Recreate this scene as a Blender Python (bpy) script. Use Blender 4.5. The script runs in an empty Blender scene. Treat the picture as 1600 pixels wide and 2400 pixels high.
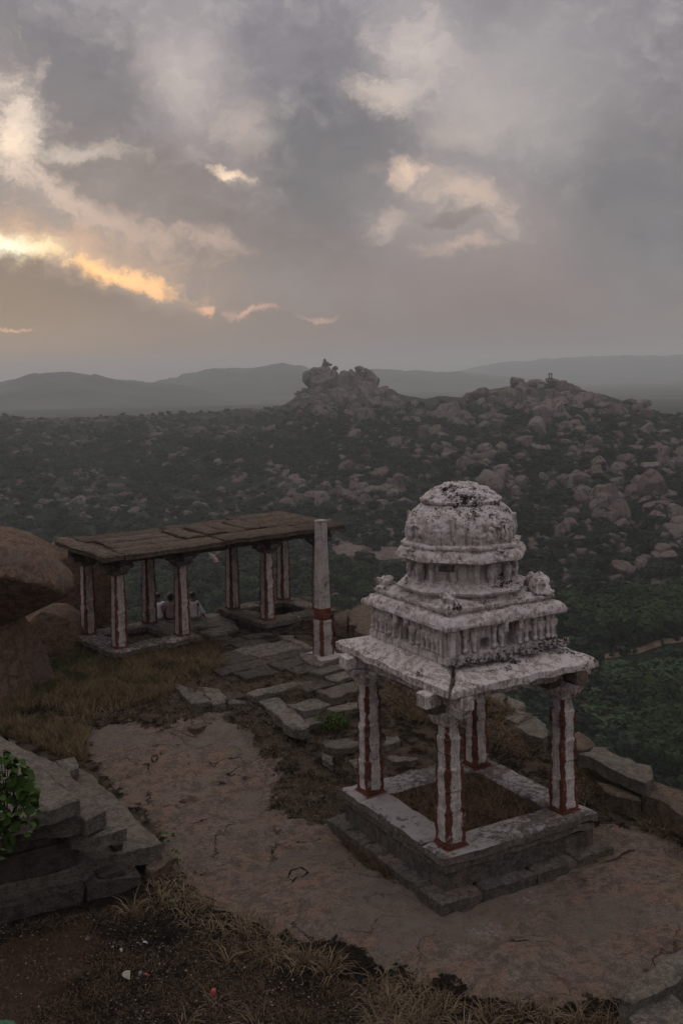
import bpy, bmesh, math, random
import numpy as np
from mathutils import Vector, Matrix, noise as mnoise
R = math.radians
rnd = random.Random(7)
sc = bpy.context.scene
col = sc.collection

# ------------------------------------------------------------------ camera
F, TH, CY, RO, CH = 2398.5, 0.04747, 989.0, 0.01868, 8.0
cam_d = bpy.data.cameras.new('camera'); cam = bpy.data.objects.new('camera', cam_d); col.objects.link(cam)
sc.camera = cam
cam_d.sensor_fit = 'VERTICAL'; cam_d.sensor_height = 36; cam_d.sensor_width = 24
cam_d.lens = 36*F/2400; cam_d.shift_y = -(1200-CY)/2400
cam_d.clip_start = .1; cam_d.clip_end = 40000
r0 = Vector((1, 0, 0)); u0 = Vector((0, math.sin(TH), math.cos(TH))); fw = Vector((0, math.cos(TH), -math.sin(TH)))
rt = r0*math.cos(RO) - u0*math.sin(RO); up = r0*math.sin(RO) + u0*math.cos(RO)
cam.matrix_world = Matrix(((rt.x, up.x, -fw.x, 0), (rt.y, up.y, -fw.y, 0), (rt.z, up.z, -fw.z, CH), (0, 0, 0, 1)))
D = 1600/1568
def ray(px, py):
    """direction in the place for a point of the survey photo (1568-wide coordinates)"""
    x = px*D-800; y = py*D-CY
    X = math.cos(RO)*x - math.sin(RO)*y; Y = math.sin(RO)*x + math.cos(RO)*y
    u_ = -Y/F
    d = Vector((X/F, math.cos(TH)+u_*math.sin(TH), -math.sin(TH)+u_*math.cos(TH)))
    return d

# ------------------------------------------------------------------ node helper
class NB:
    def __init__(s, tree): s.t = tree; s.x = 0
    def node(s, typ, **kw):
        n = s.t.nodes.new(typ); s.x += 1; n.location = (s.x*40, 0)
        ins = kw.pop('ins', {})
        for k, v in kw.items(): setattr(n, k, v)
        for k, v in ins.items(): s.put(n, k, v)
        return n
    def put(s, n, k, v):
        i = n.inputs[k]
        if isinstance(v, bpy.types.NodeSocket): s.t.links.new(v, i)
        else:
            if isinstance(v, (tuple, list)) and i.type == 'RGBA' and len(v) == 3: v = (*v, 1)
            i.default_value = v
    def m(s, op, a, b=None, c=None, clamp=False):
        n = s.node('ShaderNodeMath', operation=op, use_clamp=clamp)
        s.put(n, 0, a)
        if b is not None: s.put(n, 1, b)
        if c is not None: s.put(n, 2, c)
        return n.outputs[0]
    def vm(s, op, a, b=None, scale=None):
        n = s.node('ShaderNodeVectorMath', operation=op); s.put(n, 0, a)
        if b is not None: s.put(n, 1, b)
        if scale is not None: s.put(n, 'Scale', scale)
        return n.outputs['Value' if op in ('LENGTH', 'DOT_PRODUCT') else 'Vector']
    def noise(s, vec, scale, detail=4, rough=.55, dist=0, out='Fac', dim='3D', w=None):
        n = s.node('ShaderNodeTexNoise', noise_dimensions=dim)
        s.put(n, 'Vector', vec); s.put(n, 'Scale', scale); s.put(n, 'Detail', detail); s.put(n, 'Roughness', rough); s.put(n, 'Distortion', dist)
        return n.outputs[0 if out == 'Fac' else 1]
    def vor(s, vec, scale, feature='F1', out='Distance', rand=1.0):
        n = s.node('ShaderNodeTexVoronoi', feature=feature); s.put(n, 'Vector', vec); s.put(n, 'Scale', scale); s.put(n, 'Randomness', rand)
        return n.outputs[out]
    def ss(s, v, a, b, lo=0., hi=1., interp='SMOOTHSTEP'):
        n = s.node('ShaderNodeMapRange', interpolation_type=interp, clamp=True)
        s.put(n, 0, v); s.put(n, 1, a); s.put(n, 2, b); s.put(n, 3, lo); s.put(n, 4, hi)
        return n.outputs[0]
    def mix(s, f, a, b, blend='MIX'):
        n = s.node('ShaderNodeMix', data_type='RGBA', blend_type=blend)
        s.put(n, 0, f); s.put(n, 6, a); s.put(n, 7, b)
        return n.outputs[2]
    def map(s, vec, loc=(0, 0, 0), rot=(0, 0, 0), scale=(1, 1, 1), typ='POINT'):
        n = s.node('ShaderNodeMapping', vector_type=typ); s.put(n, 0, vec); s.put(n, 1, loc); s.put(n, 2, rot); s.put(n, 3, scale)
        return n.outputs[0]
    def sep(s, v): return s.node('ShaderNodeSeparateXYZ', ins={0: v}).outputs
    def comb(s, x, y, z): return s.node('ShaderNodeCombineXYZ', ins={0: x, 1: y, 2: z}).outputs[0]

def lin(r, g, b):
    f = lambda c: (c/255/12.92) if c/255 <= .04045 else ((c/255+.055)/1.055)**2.4
    return (f(r), f(g), f(b))

# ------------------------------------------------------------------ world: low overcast evening sky
W = bpy.data.worlds.new('World'); sc.world = W; W.use_nodes = True
wt = W.node_tree; wt.nodes.clear(); b = NB(wt)
SUN_AZ, SUN_EL = R(-19.5), R(7.0)
tc = b.node('ShaderNodeTexCoord').outputs['Generated']
xyz = b.sep(tc)
az = b.m('MULTIPLY', b.m('ARCTAN2', xyz[0], xyz[1]), 180/math.pi)
el = b.m('MULTIPLY', b.m('ARCSINE', xyz[2]), 180/math.pi)
P0 = b.comb(az, el, 0)
wn = b.noise(P0, .16, 8, .68, out='Color')
warp = b.vm('MULTIPLY', b.vm('SUBTRACT', wn, (.5, .5, .5)), (6.5, 4.5, 0))
P1 = b.vm('ADD', P0, warp)
fine = b.noise(b.map(P1, scale=(1, 1.25, 1)), .55, 7, .6)
fine2 = b.noise(b.map(P1, rot=(0, 0, .5), scale=(1, 1.7, 1)), 1.5, 8, .68)
brkn = b.m('ADD', b.m('MULTIPLY', b.m('SUBTRACT', fine, .5), 2.0), b.m('MULTIPLY', b.m('SUBTRACT', fine2, .5), .8))
broad = b.noise(b.map(P1, loc=(3, 7, 0), scale=(.7, 1, 1)), .12, 5, .55)
c = b.mix(b.ss(el, 0, 26), lin(113, 101, 101), lin(132, 128, 133))
c = b.mix(b.ss(broad, .38, .66), c, lin(112, 109, 113))
c = b.mix(b.m('MULTIPLY', b.ss(fine, .45, .8), b.ss(el, 3, 12, 0, .35)), c, lin(172, 165, 160))
def pxdir(px, py):
    d = ray(px, py).normalized()
    return math.degrees(math.atan2(d.x, d.y)), math.degrees(math.asin(d.z))
# clouds: x, y, half width, half height (photo survey px), tilt, colour, strength, edge break-up, softness
K = 1/41.0
clouds = [
 (150, 200, 260, 190, -10, (110,108,116), .85, .5, .75), (700, 120, 200, 170, 0, (120,117,126), .7, .5, .8),
 (760, 400, 210, 200, 10, (104,104,110), .9, .5, .7), (330, 420, 300, 120, -12, (118,112,114), .7, .5, .8),
 (1500, 450, 260, 260, 0, (112,110,114), .75, .4, .9), (1250, 80, 260, 120, 15, (134,129,130), .4, .6, .8),
 (600, 560, 330, 110, -5, (116,108,110), .7, .4, .8),(860, 340, 120, 140, 0, (108,106,112), .6, .5, .7),
 (430, 170, 140, 130, -40, (160,151,147), .7, 1.0, .8), (560, 300, 60, 80, 0, (165,150,140), .5, 1.1, .8),
 (960, 110, 120, 120, 20, (168,158,152), .8, 1.1, .8), (880, 210, 110, 45, -5, (172,158,148), .75, 1.1, .7),
 (1120, 230, 260, 120, -25, (152,143,138), .65, .9, .9), (1060, 300, 120, 50, 0, (158,148,138), .5, .9, .8),
 (1040, 470, 300, 170, -15, (138,129,125), .6, .7, 1.0), (1150, 200, 330, 190, -20, (140,134,132), .5, .7, 1.0),
 (1040, 440, 170, 55, -22, (176,154,138), .7, 1.0, .75), (930, 385, 50, 35, -20, (196,170,150), .7, 1.0, .8),
 (890, 520, 70, 40, 20, (166,148,138), .6, 1.2, .7), (1040, 575, 100, 24, 3, (168,144,132), .65, 1.0, .7),
 (1160, 520, 80, 30, -30, (165,148,136), .6, 1.0, .8), (1020, 500, 90, 22, 0, (128,118,116), .7, 1.0, .7),
 (50, 290, 90, 170, 10, (190,174,160), .85, 1.1, .7), (40, 330, 45, 90, 10, (240,215,190), .85, 1.0, .8),
 (200, 350, 120, 30, 5, (168,155,145), .7, 1.2, .7),
 (130, 440, 150, 50, -38, (170,152,140), .85, 1.1, .7), (260, 520, 230, 45, -22, (160,140,130), .7, 1.1, .8),
 (525, 400, 58, 22, -15, (214,188,162), .9, 1.1, .7),
 (470, 560, 130, 26, -15, (156,134,124), .75, 1.0, .8),
 (190, 600, 430, 120, -14, (160,134,118), .45, .7, 1.0), (160, 585, 330, 62, -14, (182,148,122), .6, .8, .8),
 (250, 630, 225, 24, -12, (244,188,122), 1.0, .8, .8), (40, 578, 120, 40, -8, (250,226,176), 1.0, .6, .7),
 (0, 572, 70, 26, -5, (255,250,225), 1.0, .3, .7),
 (330, 652, 130, 20, -12, (236,176,120), .8, .8, .8),
 (60, 722, 430, 112, -14, (90,83,88), 1.0, .35, .45), (500, 790, 1300, 105, 0, (108,98,99), .8, .3, .8),
 (475, 702, 42, 15, -8, (208,156,124), .9, .9, .7), (590, 714, 55, 11, -4, (186,144,128), .8, .8, .7),
 (720, 726, 50, 8, -3, (172,138,124), .7, .6, .7), (20, 731, 80, 6, 0, (196,152,128), .8, .5, .7),
]
PX = {}
for i, (x, y, hw, hh, rot, rgb, st, brk, soft) in enumerate(clouds):
    a0, e0 = pxdir(x, y)
    src = P1
    q = b.map(src, loc=(a0, e0, 0), rot=(0, 0, R(rot)), scale=(hw*K, hh*K, 1), typ='TEXTURE')
    ln = b.vm('LENGTH', q)
    ln = b.m('ADD', ln, b.m('MULTIPLY', brkn, brk*1.0))
    if sum(rgb) > 390: soft = min(1.25, soft+.4)
    mk = b.ss(ln, 1.2, 1.2-soft*1.15, 0, st)
    br = sum(rgb)/3
    c = b.mix(mk, c, tuple(v*(.74 if br < 130 and y < 600 else .84 if br < 130 else 1.28 if br < 200 else .95) for v in lin(*rgb)))
c = b.mix(b.m('MULTIPLY', b.ss(fine2, .52, .72), b.ss(el, 3, 10, .03, .3)), c, b.mix(1.0, c, (1.35, 1.30, 1.24), 'MULTIPLY'))
c = b.mix(b.m('MULTIPLY', b.ss(fine, .5, .34), b.ss(el, 3, 10, .1, .45)), c, b.mix(1.0, c, (.80, .80, .83), 'MULTIPLY'))
# below the horizon the same evening grey goes on
c = b.mix(b.ss(el, -1, -6), c, lin(96, 88, 86))
sky = b.node('ShaderNodeTexSky', sky_type='NISHITA', sun_disc=False, sun_elevation=SUN_EL, sun_rotation=SUN_AZ)
bg1 = b.node('ShaderNodeBackground', ins={0: sky.outputs[0], 1: .05})
bg2 = b.node('ShaderNodeBackground', ins={0: c, 1: b.ss(el, 13, 80, 1.32, 3.7)})   # overcast skies are brighter overhead
mx = b.node('ShaderNodeMixShader', ins={0: .93, 1: bg1.outputs[0], 2: bg2.outputs[0]})
wo = b.node('ShaderNodeOutputWorld', ins={0: mx.outputs[0]})
W.cycles.sampling_method = 'MANUAL'; W.cycles.sample_map_resolution = 512

sun_d = bpy.data.lights.new('sun', 'SUN'); sun = bpy.data.objects.new('sun', sun_d); col.objects.link(sun)
sun_d.energy = .7; sun_d.angle = R(18); sun_d.color = (1, .80, .62)
sd = Vector((math.sin(SUN_AZ)*math.cos(SUN_EL), math.cos(SUN_AZ)*math.cos(SUN_EL), math.sin(SUN_EL)))
sun.rotation_euler = sd.to_track_quat('Z', 'Y').to_euler(); sun.location = (-20, 40, 30)

sc.view_settings.view_transform = 'Standard'; sc.view_settings.look = 'None'
sc.view_settings.exposure = .2; sc.view_settings.gamma = 1; sc.view_settings.use_curve_mapping = False
sc.render.engine = 'CYCLES'; sc.cycles.use_denoising = True
sc.cycles.max_bounces = 5; sc.cycles.diffuse_bounces = 3; sc.cycles.volume_bounces = 1
sc.cycles.transparent_max_bounces = 6; sc.cycles.caustics_reflective = False; sc.cycles.caustics_refractive = False

# ------------------------------------------------------------------ noise and mesh helpers
def hash2(ix, iy, seed=0):
    h = (ix.astype(np.int64)*374761393 + iy.astype(np.int64)*668265263 + seed*974634777) & 0xffffffff
    h = ((h ^ (h >> 13))*1274126177) & 0xffffffff
    return ((h ^ (h >> 16)) & 0xffffff)/float(0xffffff)
def vnoise(x, y, seed=0):
    ix = np.floor(x); iy = np.floor(y); fx = x-ix; fy = y-iy
    fx = fx*fx*(3-2*fx); fy = fy*fy*(3-2*fy)
    a = hash2(ix, iy, seed); b_ = hash2(ix+1, iy, seed); c_ = hash2(ix, iy+1, seed); d = hash2(ix+1, iy+1, seed)
    return (a*(1-fx)+b_*fx)*(1-fy)+(c_*(1-fx)+d*fx)*fy
def fbm(x, y, oct=4, seed=0, gain=.5):
    x = np.asarray(x, float); y = np.asarray(y, float)
    s = np.zeros(np.broadcast(x, y).shape); a = 1.; t = 0
    for o in range(oct):
        s = s + a*vnoise(x, y, seed+o*17); t += a; a *= gain
        x = x*2.03+11.7; y = y*2.03+5.3
    return s/t-.5
def tag(o, label=None, cat=None, group=None, kind=None):
    for k, v in (('label', label), ('category', cat), ('group', group), ('kind', kind)):
        if v: o[k] = v
    return o
def link(name, me, mat=None, parent=None, loc=None):
    o = bpy.data.objects.new(name, me); col.objects.link(o)
    if mat is not None and me is not None and not me.materials: me.materials.append(mat)
    if parent is not None: o.parent = parent
    if loc is not None: o.location = loc
    return o
def empty(name, label, cat, loc=(0, 0, 0), rz=0, group=None):
    o = bpy.data.objects.new(name, None); col.objects.link(o); o.location = loc; o.rotation_euler = (0, 0, rz); o.empty_display_size = .2
    return tag(o, label, cat, group)
def mesh_np(name, v, f, smooth=True):
    me = bpy.data.meshes.new(name)
    v = np.asarray(v, np.float32); f = np.asarray(f, np.int32)
    me.vertices.add(len(v)); me.vertices.foreach_set('co', v.ravel())
    k = f.shape[1]
    me.loops.add(f.size); me.loops.foreach_set('vertex_index', f.ravel())
    me.polygons.add(len(f)); me.polygons.foreach_set('loop_start', np.arange(0, f.size, k, dtype=np.int32))
    me.polygons.foreach_set('loop_total', np.full(len(f), k, np.int32))
    me.update(calc_edges=True)
    me.polygons.foreach_set('use_smooth', np.full(len(f), smooth))
    return me
def attr(me, name, vals, dom='POINT'):
    a = me.attributes.new(name, 'FLOAT', dom); a.data.foreach_set('value', np.asarray(vals, np.float32).ravel())
def grid_faces(nu, nv):
    i = np.arange(nu*nv).reshape(nu, nv)
    return np.stack([i[:-1, :-1], i[1:, :-1], i[1:, 1:], i[:-1, 1:]], -1).reshape(-1, 4)
def material(name):
    m = bpy.data.materials.new(name); m.use_nodes = True; t = m.node_tree; t.nodes.clear(); return m, NB(t)
def finish(b, color, rough=.9, height=None, dist=.02, strength=1.0, spec=.05, normal=None):
    p = b.node('ShaderNodeBsdfPrincipled'); b.put(p, 'Base Color', color); b.put(p, 'Roughness', rough); b.put(p, 'Specular IOR Level', spec)
    if height is not None:
        bp = b.node('ShaderNodeBump', ins={'Height': height, 'Distance': dist, 'Strength': strength}); b.put(p, 'Normal', bp.outputs[0])
    b.node('ShaderNodeOutputMaterial', ins={0: p.outputs[0]})
    return p
# ------------------------------------------------------------------ far terrain
def interp_px(px, tab):
    t = np.array(tab, float); return np.interp(px, t[:, 0], t[:, 1])
def px_to_az(px):
    return math.atan2(ray(px, 900).x, ray(px, 900).y)
def crest_tab(pts, dist):
    out = []
    for x, y in pts:
        d = ray(x, y); h = math.hypot(d.x, d.y); r = dist(x)
        out.append((math.atan2(d.x, d.y), CH + d.z/h*r, r))
    return np.array(out)
def ridge_dist(x):
    return float(np.interp(x, [-600, 0, 560, 640, 900, 1000, 1250, 1568, 2200], [1000, 960, 900, 860, 850, 800, 720, 700, 760]))
RC = crest_tab([(-900, 960), (-200, 950), (0, 955), (60, 962), (300, 962), (450, 950), (560, 942), (615, 941), (655, 926), (698, 898), (730, 889), (845, 889), (882, 900), (925, 912),
                (975, 920), (1050, 918), (1110, 903), (1170, 888), (1200, 886), (1320, 890), (1365, 905), (1430, 928), (1500, 952), (1568, 968), (1800, 985), (2400, 980)], ridge_dist)
FLOOR = -52.0
FOOT = np.array([(px_to_az(x), r) for x, r in ((-900, 470), (0, 440), (400, 400), (700, 350), (850, 320), (1100, 290), (1300, 262), (1450, 250), (1568, 250), (2400, 260))])
def valley(x, y):
    x = np.asarray(x, float); y = np.asarray(y, float)
    r = np.hypot(x, y); a = np.arctan2(x, y)
    zc = np.interp(a, RC[:, 0], RC[:, 1]); dc = np.interp(a, RC[:, 0], RC[:, 2]); ft = np.interp(a, FOOT[:, 0], FOOT[:, 1])
    t = np.clip((r-ft)/(dc-ft), 0, 1)
    rgt = np.clip((a+.02)/.12, 0, 1)
    gul = (.5-np.abs(fbm(a*16+fbm(x/90, y/90, 2, 91)*1.6, r/420, 3, 92))*2.6)*(6+15*rgt)*np.minimum(t*3, 1)*(1-t**3)
    lump = gul + fbm(x/70, y/70, 4, 3)*15*np.minimum(t*4, 1)*(1-.6*np.clip((t-.8)/.2, 0, 1)) + fbm(x/16, y/16, 3, 9)*4.5*np.minimum(t*5, 1)
    rise = t**1.12
    z = FLOOR + (zc-FLOOR)*rise + lump + fbm(x/40, y/40, 2, 5)*1.2
    bk = np.clip((r-dc)/420, 0, 1); bk = bk*bk*(3-2*bk)
    z = z*(1-bk) + (FLOOR+2+fbm(x/300, y/300, 3, 21)*8)*bk
    # own hill under the terrace
    own = np.clip((118-r)/85, 0, 1)
    z = np.maximum(z, FLOOR + own**.9*34 + fbm(x/9, y/9, 3, 31)*5*np.minimum(own*3, 1)*(own > 0))
    return z
def hitv(px, py, default=None):
    d = ray(px, py); h = math.hypot(d.x, d.y); d = d/h
    rs = np.concatenate([np.arange(120, 1000, 1.5)])
    z = CH + d.z*rs; zz = valley(d.x*rs, d.y*rs)
    k = np.nonzero(z < zz)[0]
    if len(k) == 0:
        if default is None: return None
        r = default
        return Vector((d.x*r, d.y*r, CH+d.z*r)), r
    r = float(rs[k[0]])
    return Vector((d.x*r, d.y*r, CH+d.z*r)), r

azs = np.radians(np.concatenate([np.arange(-180, -30, 6), np.arange(-30, 30, .13), np.arange(30, 181, 6)]))
rr = np.concatenate([np.arange(26, 130, 3.), np.geomspace(130, 1300, 330), np.geomspace(1330, 2000, 12)])
A, RR = np.meshgrid(azs, rr, indexing='ij')
X = np.sin(A)*RR; Y = np.cos(A)*RR; Z = valley(X, Y)
me = mesh_np('hillside', np.stack([X, Y, Z], -1).reshape(-1, 3), grid_faces(*A.shape)[:, ::-1])
m, b = material('scrub_ground')
g = b.node('ShaderNodeNewGeometry'); pos = g.outputs['Position']
hgt = b.sep(pos)[2]
n1 = b.noise(pos, .05, 5, .6); n2 = b.noise(pos, .6, 4, .6)
c = b.mix(b.ss(n2, .35, .7), (.010, .014, .008), (.028, .034, .02))
c = b.mix(b.ss(n1, .56, .66), c, (.11, .08, .058))
c = b.mix(b.m('MULTIPLY', b.ss(hgt, -24, -8), b.ss(n2, .5, .6)), c, (.10, .08, .065))
finish(b, c, .95, n2, .6)
hill = tag(link('hillside', me, m), kind='structure')

# distant plain and hills
def bump_hill(pts, r0_, w, x, y, seed, amp):
    tab = crest_tab(pts, lambda q: r0_)
    r = np.hypot(x, y); a = np.arctan2(x, y)
    zc = np.interp(a, tab[:, 0], tab[:, 1], left=-80, right=-80)
    k = np.clip(1-np.abs(r-r0_)/w, 0, 1); k = k*k*(3-2*k)
    return -58 + (zc+58)*k + (fbm(x/160, y/160, 5, seed, .62)*amp*1.7+np.maximum(fbm(x/60, y/60, 3, seed+5), .1)*amp*.8-amp*.08)*k
rr2 = np.geomspace(1800, 9000, 160)
az2 = np.radians(np.concatenate([np.arange(-60, -26, 2), np.arange(-26, 26, .12), np.arange(26, 61, 2)]))
A, RR = np.meshgrid(az2, rr2, indexing='ij'); X = np.sin(A)*RR; Y = np.cos(A)*RR
Z = np.full(X.shape, -54.) + fbm(X/500, Y/500, 3, 4)*10
Z = np.maximum(Z, bump_hill([(-300, 900), (0, 884), (60, 868), (110, 858), (150, 855), (205, 862), (290, 875), (420, 884), (520, 910)], 3000, 900, X, Y, 41, 26))
Z = np.maximum(Z, bump_hill([(200, 905), (400, 876), (470, 855), (560, 848), (650, 839), (700, 850), (760, 870), (900, 900)], 3700, 1000, X, Y, 47, 26))
Z = np.maximum(Z, bump_hill([(600, 900), (760, 862), (860, 850), (960, 852), (1100, 862), (1300, 880), (1500, 905)], 4200, 900, X, Y, 53, 22))
Z = np.maximum(Z, bump_hill([(850, 890), (1130, 838), (1250, 824), (1400, 818), (1568, 816), (1900, 814), (2300, 850)], 6300, 1700, X, Y, 59, 20))
me = mesh_np('distant_hills', np.stack([X, Y, Z], -1).reshape(-1, 3), grid_faces(*A.shape)[:, ::-1])
m, b = material('far_hill_scrub')
g = b.node('ShaderNodeNewGeometry'); pos = g.outputs['Position']
n1 = b.noise(pos, .006, 6, .65)
c = b.mix(b.ss(n1, .4, .65), (.03, .04, .025), (.085, .08, .055))
finish(b, c, .95)
tag(link('distant_hills', me, m), kind='structure')

# haze: even air round everything
bm = bmesh.new(); bmesh.ops.create_cube(bm, size=1)
me = bpy.data.meshes.new('haze'); bm.to_mesh(me); bm.free()
m, b = material('haze_air')
pv = b.node('ShaderNodeVolumePrincipled', ins={'Color': (.86, .92, .93), 'Density': .00027, 'Anisotropy': .15})
b.node('ShaderNodeOutputMaterial', ins={1: pv.outputs[0]})
hz = tag(link('haze', me, m), kind='stuff'); hz.scale = (19000, 10700, 230); hz.location = (0, 4200, 25)

# ------------------------------------------------------------------ boulders
m, b = material('pink_granite')
oi = b.node('ShaderNodeObjectInfo'); tcn = b.node('ShaderNodeTexCoord').outputs['Object']
rv = oi.outputs['Random']
v = b.vm('ADD', tcn, b.comb(b.m('MULTIPLY', rv, 40), b.m('MULTIPLY', rv, 17), 0))
n1 = b.noise(v, 2.2, 6, .65); n2 = b.noise(b.map(v, scale=(3, 3, .7)), 2, 4, .6)
base = b.mix(rv, (.135, .098, .08), (.19, .16, .135))
c = b.mix(b.ss(n1, .5, .8), base, (.18, .14, .115))
c = b.mix(b.ss(n2, .5, .62, 0, .8), c, (.045, .04, .035))
finish(b, c, .92, n1, .9)
GRAN = m
def boulder_mesh(name, seed, sub=3, flat=4, amp=.22, dlo=.5):
    rg = random.Random(seed)
    bm = bmesh.new(); bmesh.ops.create_icosphere(bm, subdivisions=sub, radius=1)
    off = Vector((rg.uniform(0, 99), rg.uniform(0, 99), rg.uniform(0, 99)))
    planes = [(Vector((rg.gauss(0, 1), rg.gauss(0, 1), rg.gauss(0, .7))).normalized(), rg.uniform(dlo, .85)) for _ in range(flat)]
    for vv in bm.verts:
        p = vv.co.copy()
        p *= 1 + amp*mnoise.noise(p*1.1+off)*1.6 + .05*mnoise.noise(p*4+off)
        for n_, d_ in planes:
            k = p.dot(n_)
            if k > d_: p -= n_*(k-d_)*.93
        vv.co = p
    xs = [[q.co[i] for q in bm.verts] for i in range(3)]
    for vv in bm.verts:
        for i in range(3): vv.co[i] = (vv.co[i]-(max(xs[i])+min(xs[i]))/2)/(max(xs[i])-min(xs[i]))
    for f_ in bm.faces: f_.smooth = True
    me = bpy.data.meshes.new(name); bm.to_mesh(me); bm.free(); me.materials.append(GRAN)
    me.set_sharp_from_angle(angle=R(32))
    return me
pool = [boulder_mesh('boulder', 100+i, 3, 4+i % 6) for i in range(20)]
c6 = lambda u, v, w, h: ((600+u/3.136)/D, (820+v/3.136)/D, w/3.136/D, h/3.136/D)
c7 = lambda u, v, w, h: ((1050+u/2.851)/D, (820+v/2.851)/D, w/2.851/D, h/2.851/D)
pool2 = [boulder_mesh('boulder', 700+i, 3, 9+i % 4, .3, .38) for i in range(10)]
peak = [(500,260,210,240),(640,230,130,160),(760,240,150,130),(765,150,85,68),(700,165,42,52),(825,195,45,50),(580,135,45,36),(455,142,22,28),(655,300,100,110),(430,330,80,90),(640,385,100,60),(700,330,70,50),(465,388,115,38),(840,245,70,60),(890,300,80,50),(560,330,120,110),(800,300,90,60),(545,190,120,90)]
rest6 = [(583,492,80,75),(320,485,60,100),(455,492,55,45),(715,525,75,30),(108,605,110,90),(360,585,50,60),(420,575,45,45),(545,605,70,40),(890,400,80,80),(900,455,60,35),(1050,355,70,45),(1030,505,75,40),(1100,530,90,80),(1195,470,90,70),(1190,530,75,80),(1400,420,110,50),(1355,500,170,110),(1450,530,120,160),(1550,530,70,90),(1250,630,130,130),(1320,620,110,120),(1380,650,100,90),(1505,680,100,75),(1395,720,100,80),(1425,815,150,130),(1330,795,50,50),(1085,740,85,50),(1110,695,55,45),(1015,700,110,100),(1215,830,80,45),(1300,830,50,30),(735,955,140,75),(680,1085,170,100),(760,1015,140,60),(1010,1045,190,100),(880,1095,60,60),(900,1130,140,50),(975,970,80,45),(1270,950,60,90),(940,875,60,50),(875,895,60,50),(450,1135,70,70),(400,1070,70,45),(410,935,45,35),(445,875,30,50),(120,690,40,60),(65,790,60,50),(1090,1125,120,60),(1165,1140,50,80),(1485,920,50,60),(785,725,55,25),(520,715,90,45)]
top7 = [(460,220,95,80),(590,225,140,60),(715,225,110,60),(810,265,150,90),(435,320,100,110),(540,320,120,110),(540,280,70,30),(660,290,150,60),(760,310,120,70),(220,290,120,80),(310,300,90,60),(640,330,160,80),(975,320,110,60),(1210,345,90,40),(1310,358,85,55),(1270,410,95,105),(1130,400,90,80)]
rest7 = [(400,375,80,50),(580,400,90,80),(645,435,100,110),(740,370,130,90),(370,400,55,30),(840,390,70,50),(880,475,85,95),(885,550,110,70),(785,525,95,80),(1200,455,80,50),(1330,445,60,40),(350,455,90,45),(240,530,100,90),(330,510,90,70),(140,485,90,70),(40,440,100,150),(530,550,50,40),(430,590,70,45),(510,630,130,90),(620,660,140,60),(85,620,95,65),(360,710,120,150),(415,780,75,130),(240,785,90,50),(330,830,110,90),(290,930,150,130),(500,710,80,40),(640,870,70,110),(695,930,85,120),(670,850,50,90),(770,905,40,50),(905,880,140,100),(1000,700,180,70),(1010,790,110,130),(1045,860,40,60),(1110,840,70,40),(1240,670,150,60),(1110,655,70,55),(1190,760,130,110),(1385,660,90,75),(1420,560,140,60),(1505,625,80,70),(1260,610,90,45),(1330,780,70,60),(1410,760,80,90),(1510,770,100,80),(1020,430,50,30),(1230,955,70,45),(1200,1000,100,60),(1160,1060,50,70),(1320,1020,110,70),(1430,1010,70,50),(1480,1090,190,100),(1430,975,180,70),(855,985,70,30),(830,1085,90,45),(935,1160,75,65),(700,1140,35,45),(800,1145,50,40),(760,1260,70,130),(790,1320,60,70),(1440,1240,70,40),(1400,1190,50,50),(1540,1310,60,70),
  (820,700,60,40),(880,690,70,45),(940,720,60,50),(860,740,60,40),(700,620,60,40),(780,620,90,40),(1170,500,90,30),(1240,520,80,40),(1290,560,60,40)]
low = [(1420,1315,75,45),(1522,1385,85,80),(1312,1375,55,50),(1335,1277,40,30),(1290,1235,35,60),(1480,1290,45,28),(1525,1277,60,22),(470,1341,33,26),(860,1130,60,25),(905,1140,70,30),(1275,1205,20,18),(1260,1262,30,20),(1300,1330,26,20),(1440,1265,22,16),(1380,1180,26,20),(1545,1190,60,26)]
used = []
ORD = ['', 'second', 'third', 'fourth', 'fifth', 'sixth', 'seventh', 'eighth', 'ninth', 'tenth', 'eleventh', 'twelfth', 'thirteenth', 'fourteenth', 'fifteenth', 'sixteenth', 'seventeenth', 'eighteenth', 'nineteenth']
def place_word(k, n):
    if n == 1: return ''
    if n == 2: return ('left one, ', 'right one, ')[k]
    if k == 0: return 'leftmost '
    if k == n-1: return 'rightmost '
    return (ORD[k]+' from left, ') if k <= n//2 and k < 19 else (ORD[min(n-1-k, 18)]+' from right, ')
def relabel(items, noun, look, group):
    """items (object, x, y, size): tell look-alikes apart by size and by what they stand near, extremes of each knot by place"""
    B_ = {}
    for o, x, y, w, t_ in items:
        px_ = 'at the far left' if x < 150 else 'above the pavilion roof' if x < 480 and y < 1230 else 'left of the rocky peak' if x < 640 else 'under the rocky peak' if x < 880 else 'between the summits' if x < 1090 else 'under the right summit' if x < 1340 else 'near the right edge'
        row = 'high on the ridge' if y < 975 else 'halfway up' if y < 1110 else 'low down'
        sz = 'huge' if w > 62 else 'large' if w > 38 else 'medium' if w > 22 else 'small'
        B_.setdefault((sz, t_, row, px_), []).append((o, x, y))
    for (sz, t_, row, px_), L_ in B_.items():
        base = f'{sz} {t_} {look} {noun} {row} {px_}'.replace('  ', ' ')
        L_.sort(key=lambda q: q[1])
        for k, (o, x, y) in enumerate(L_): o['label'] = (place_word(k, len(L_))+base); o['group'] = group
BO = []   # (px width, position, dims, zone)
def put(px, py, w, h, zone, default=None, depth=None):
    q = hitv(px, py, default)
    if q is None: return
    p, r = q
    if default and r < default*.8: pass
    k = 2398.5/(r)
    W_, H_ = w*D/k, h*D/k
    BO.append([w, p, (W_, W_*.8 if depth is None else depth, H_*1.02), zone])
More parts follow.
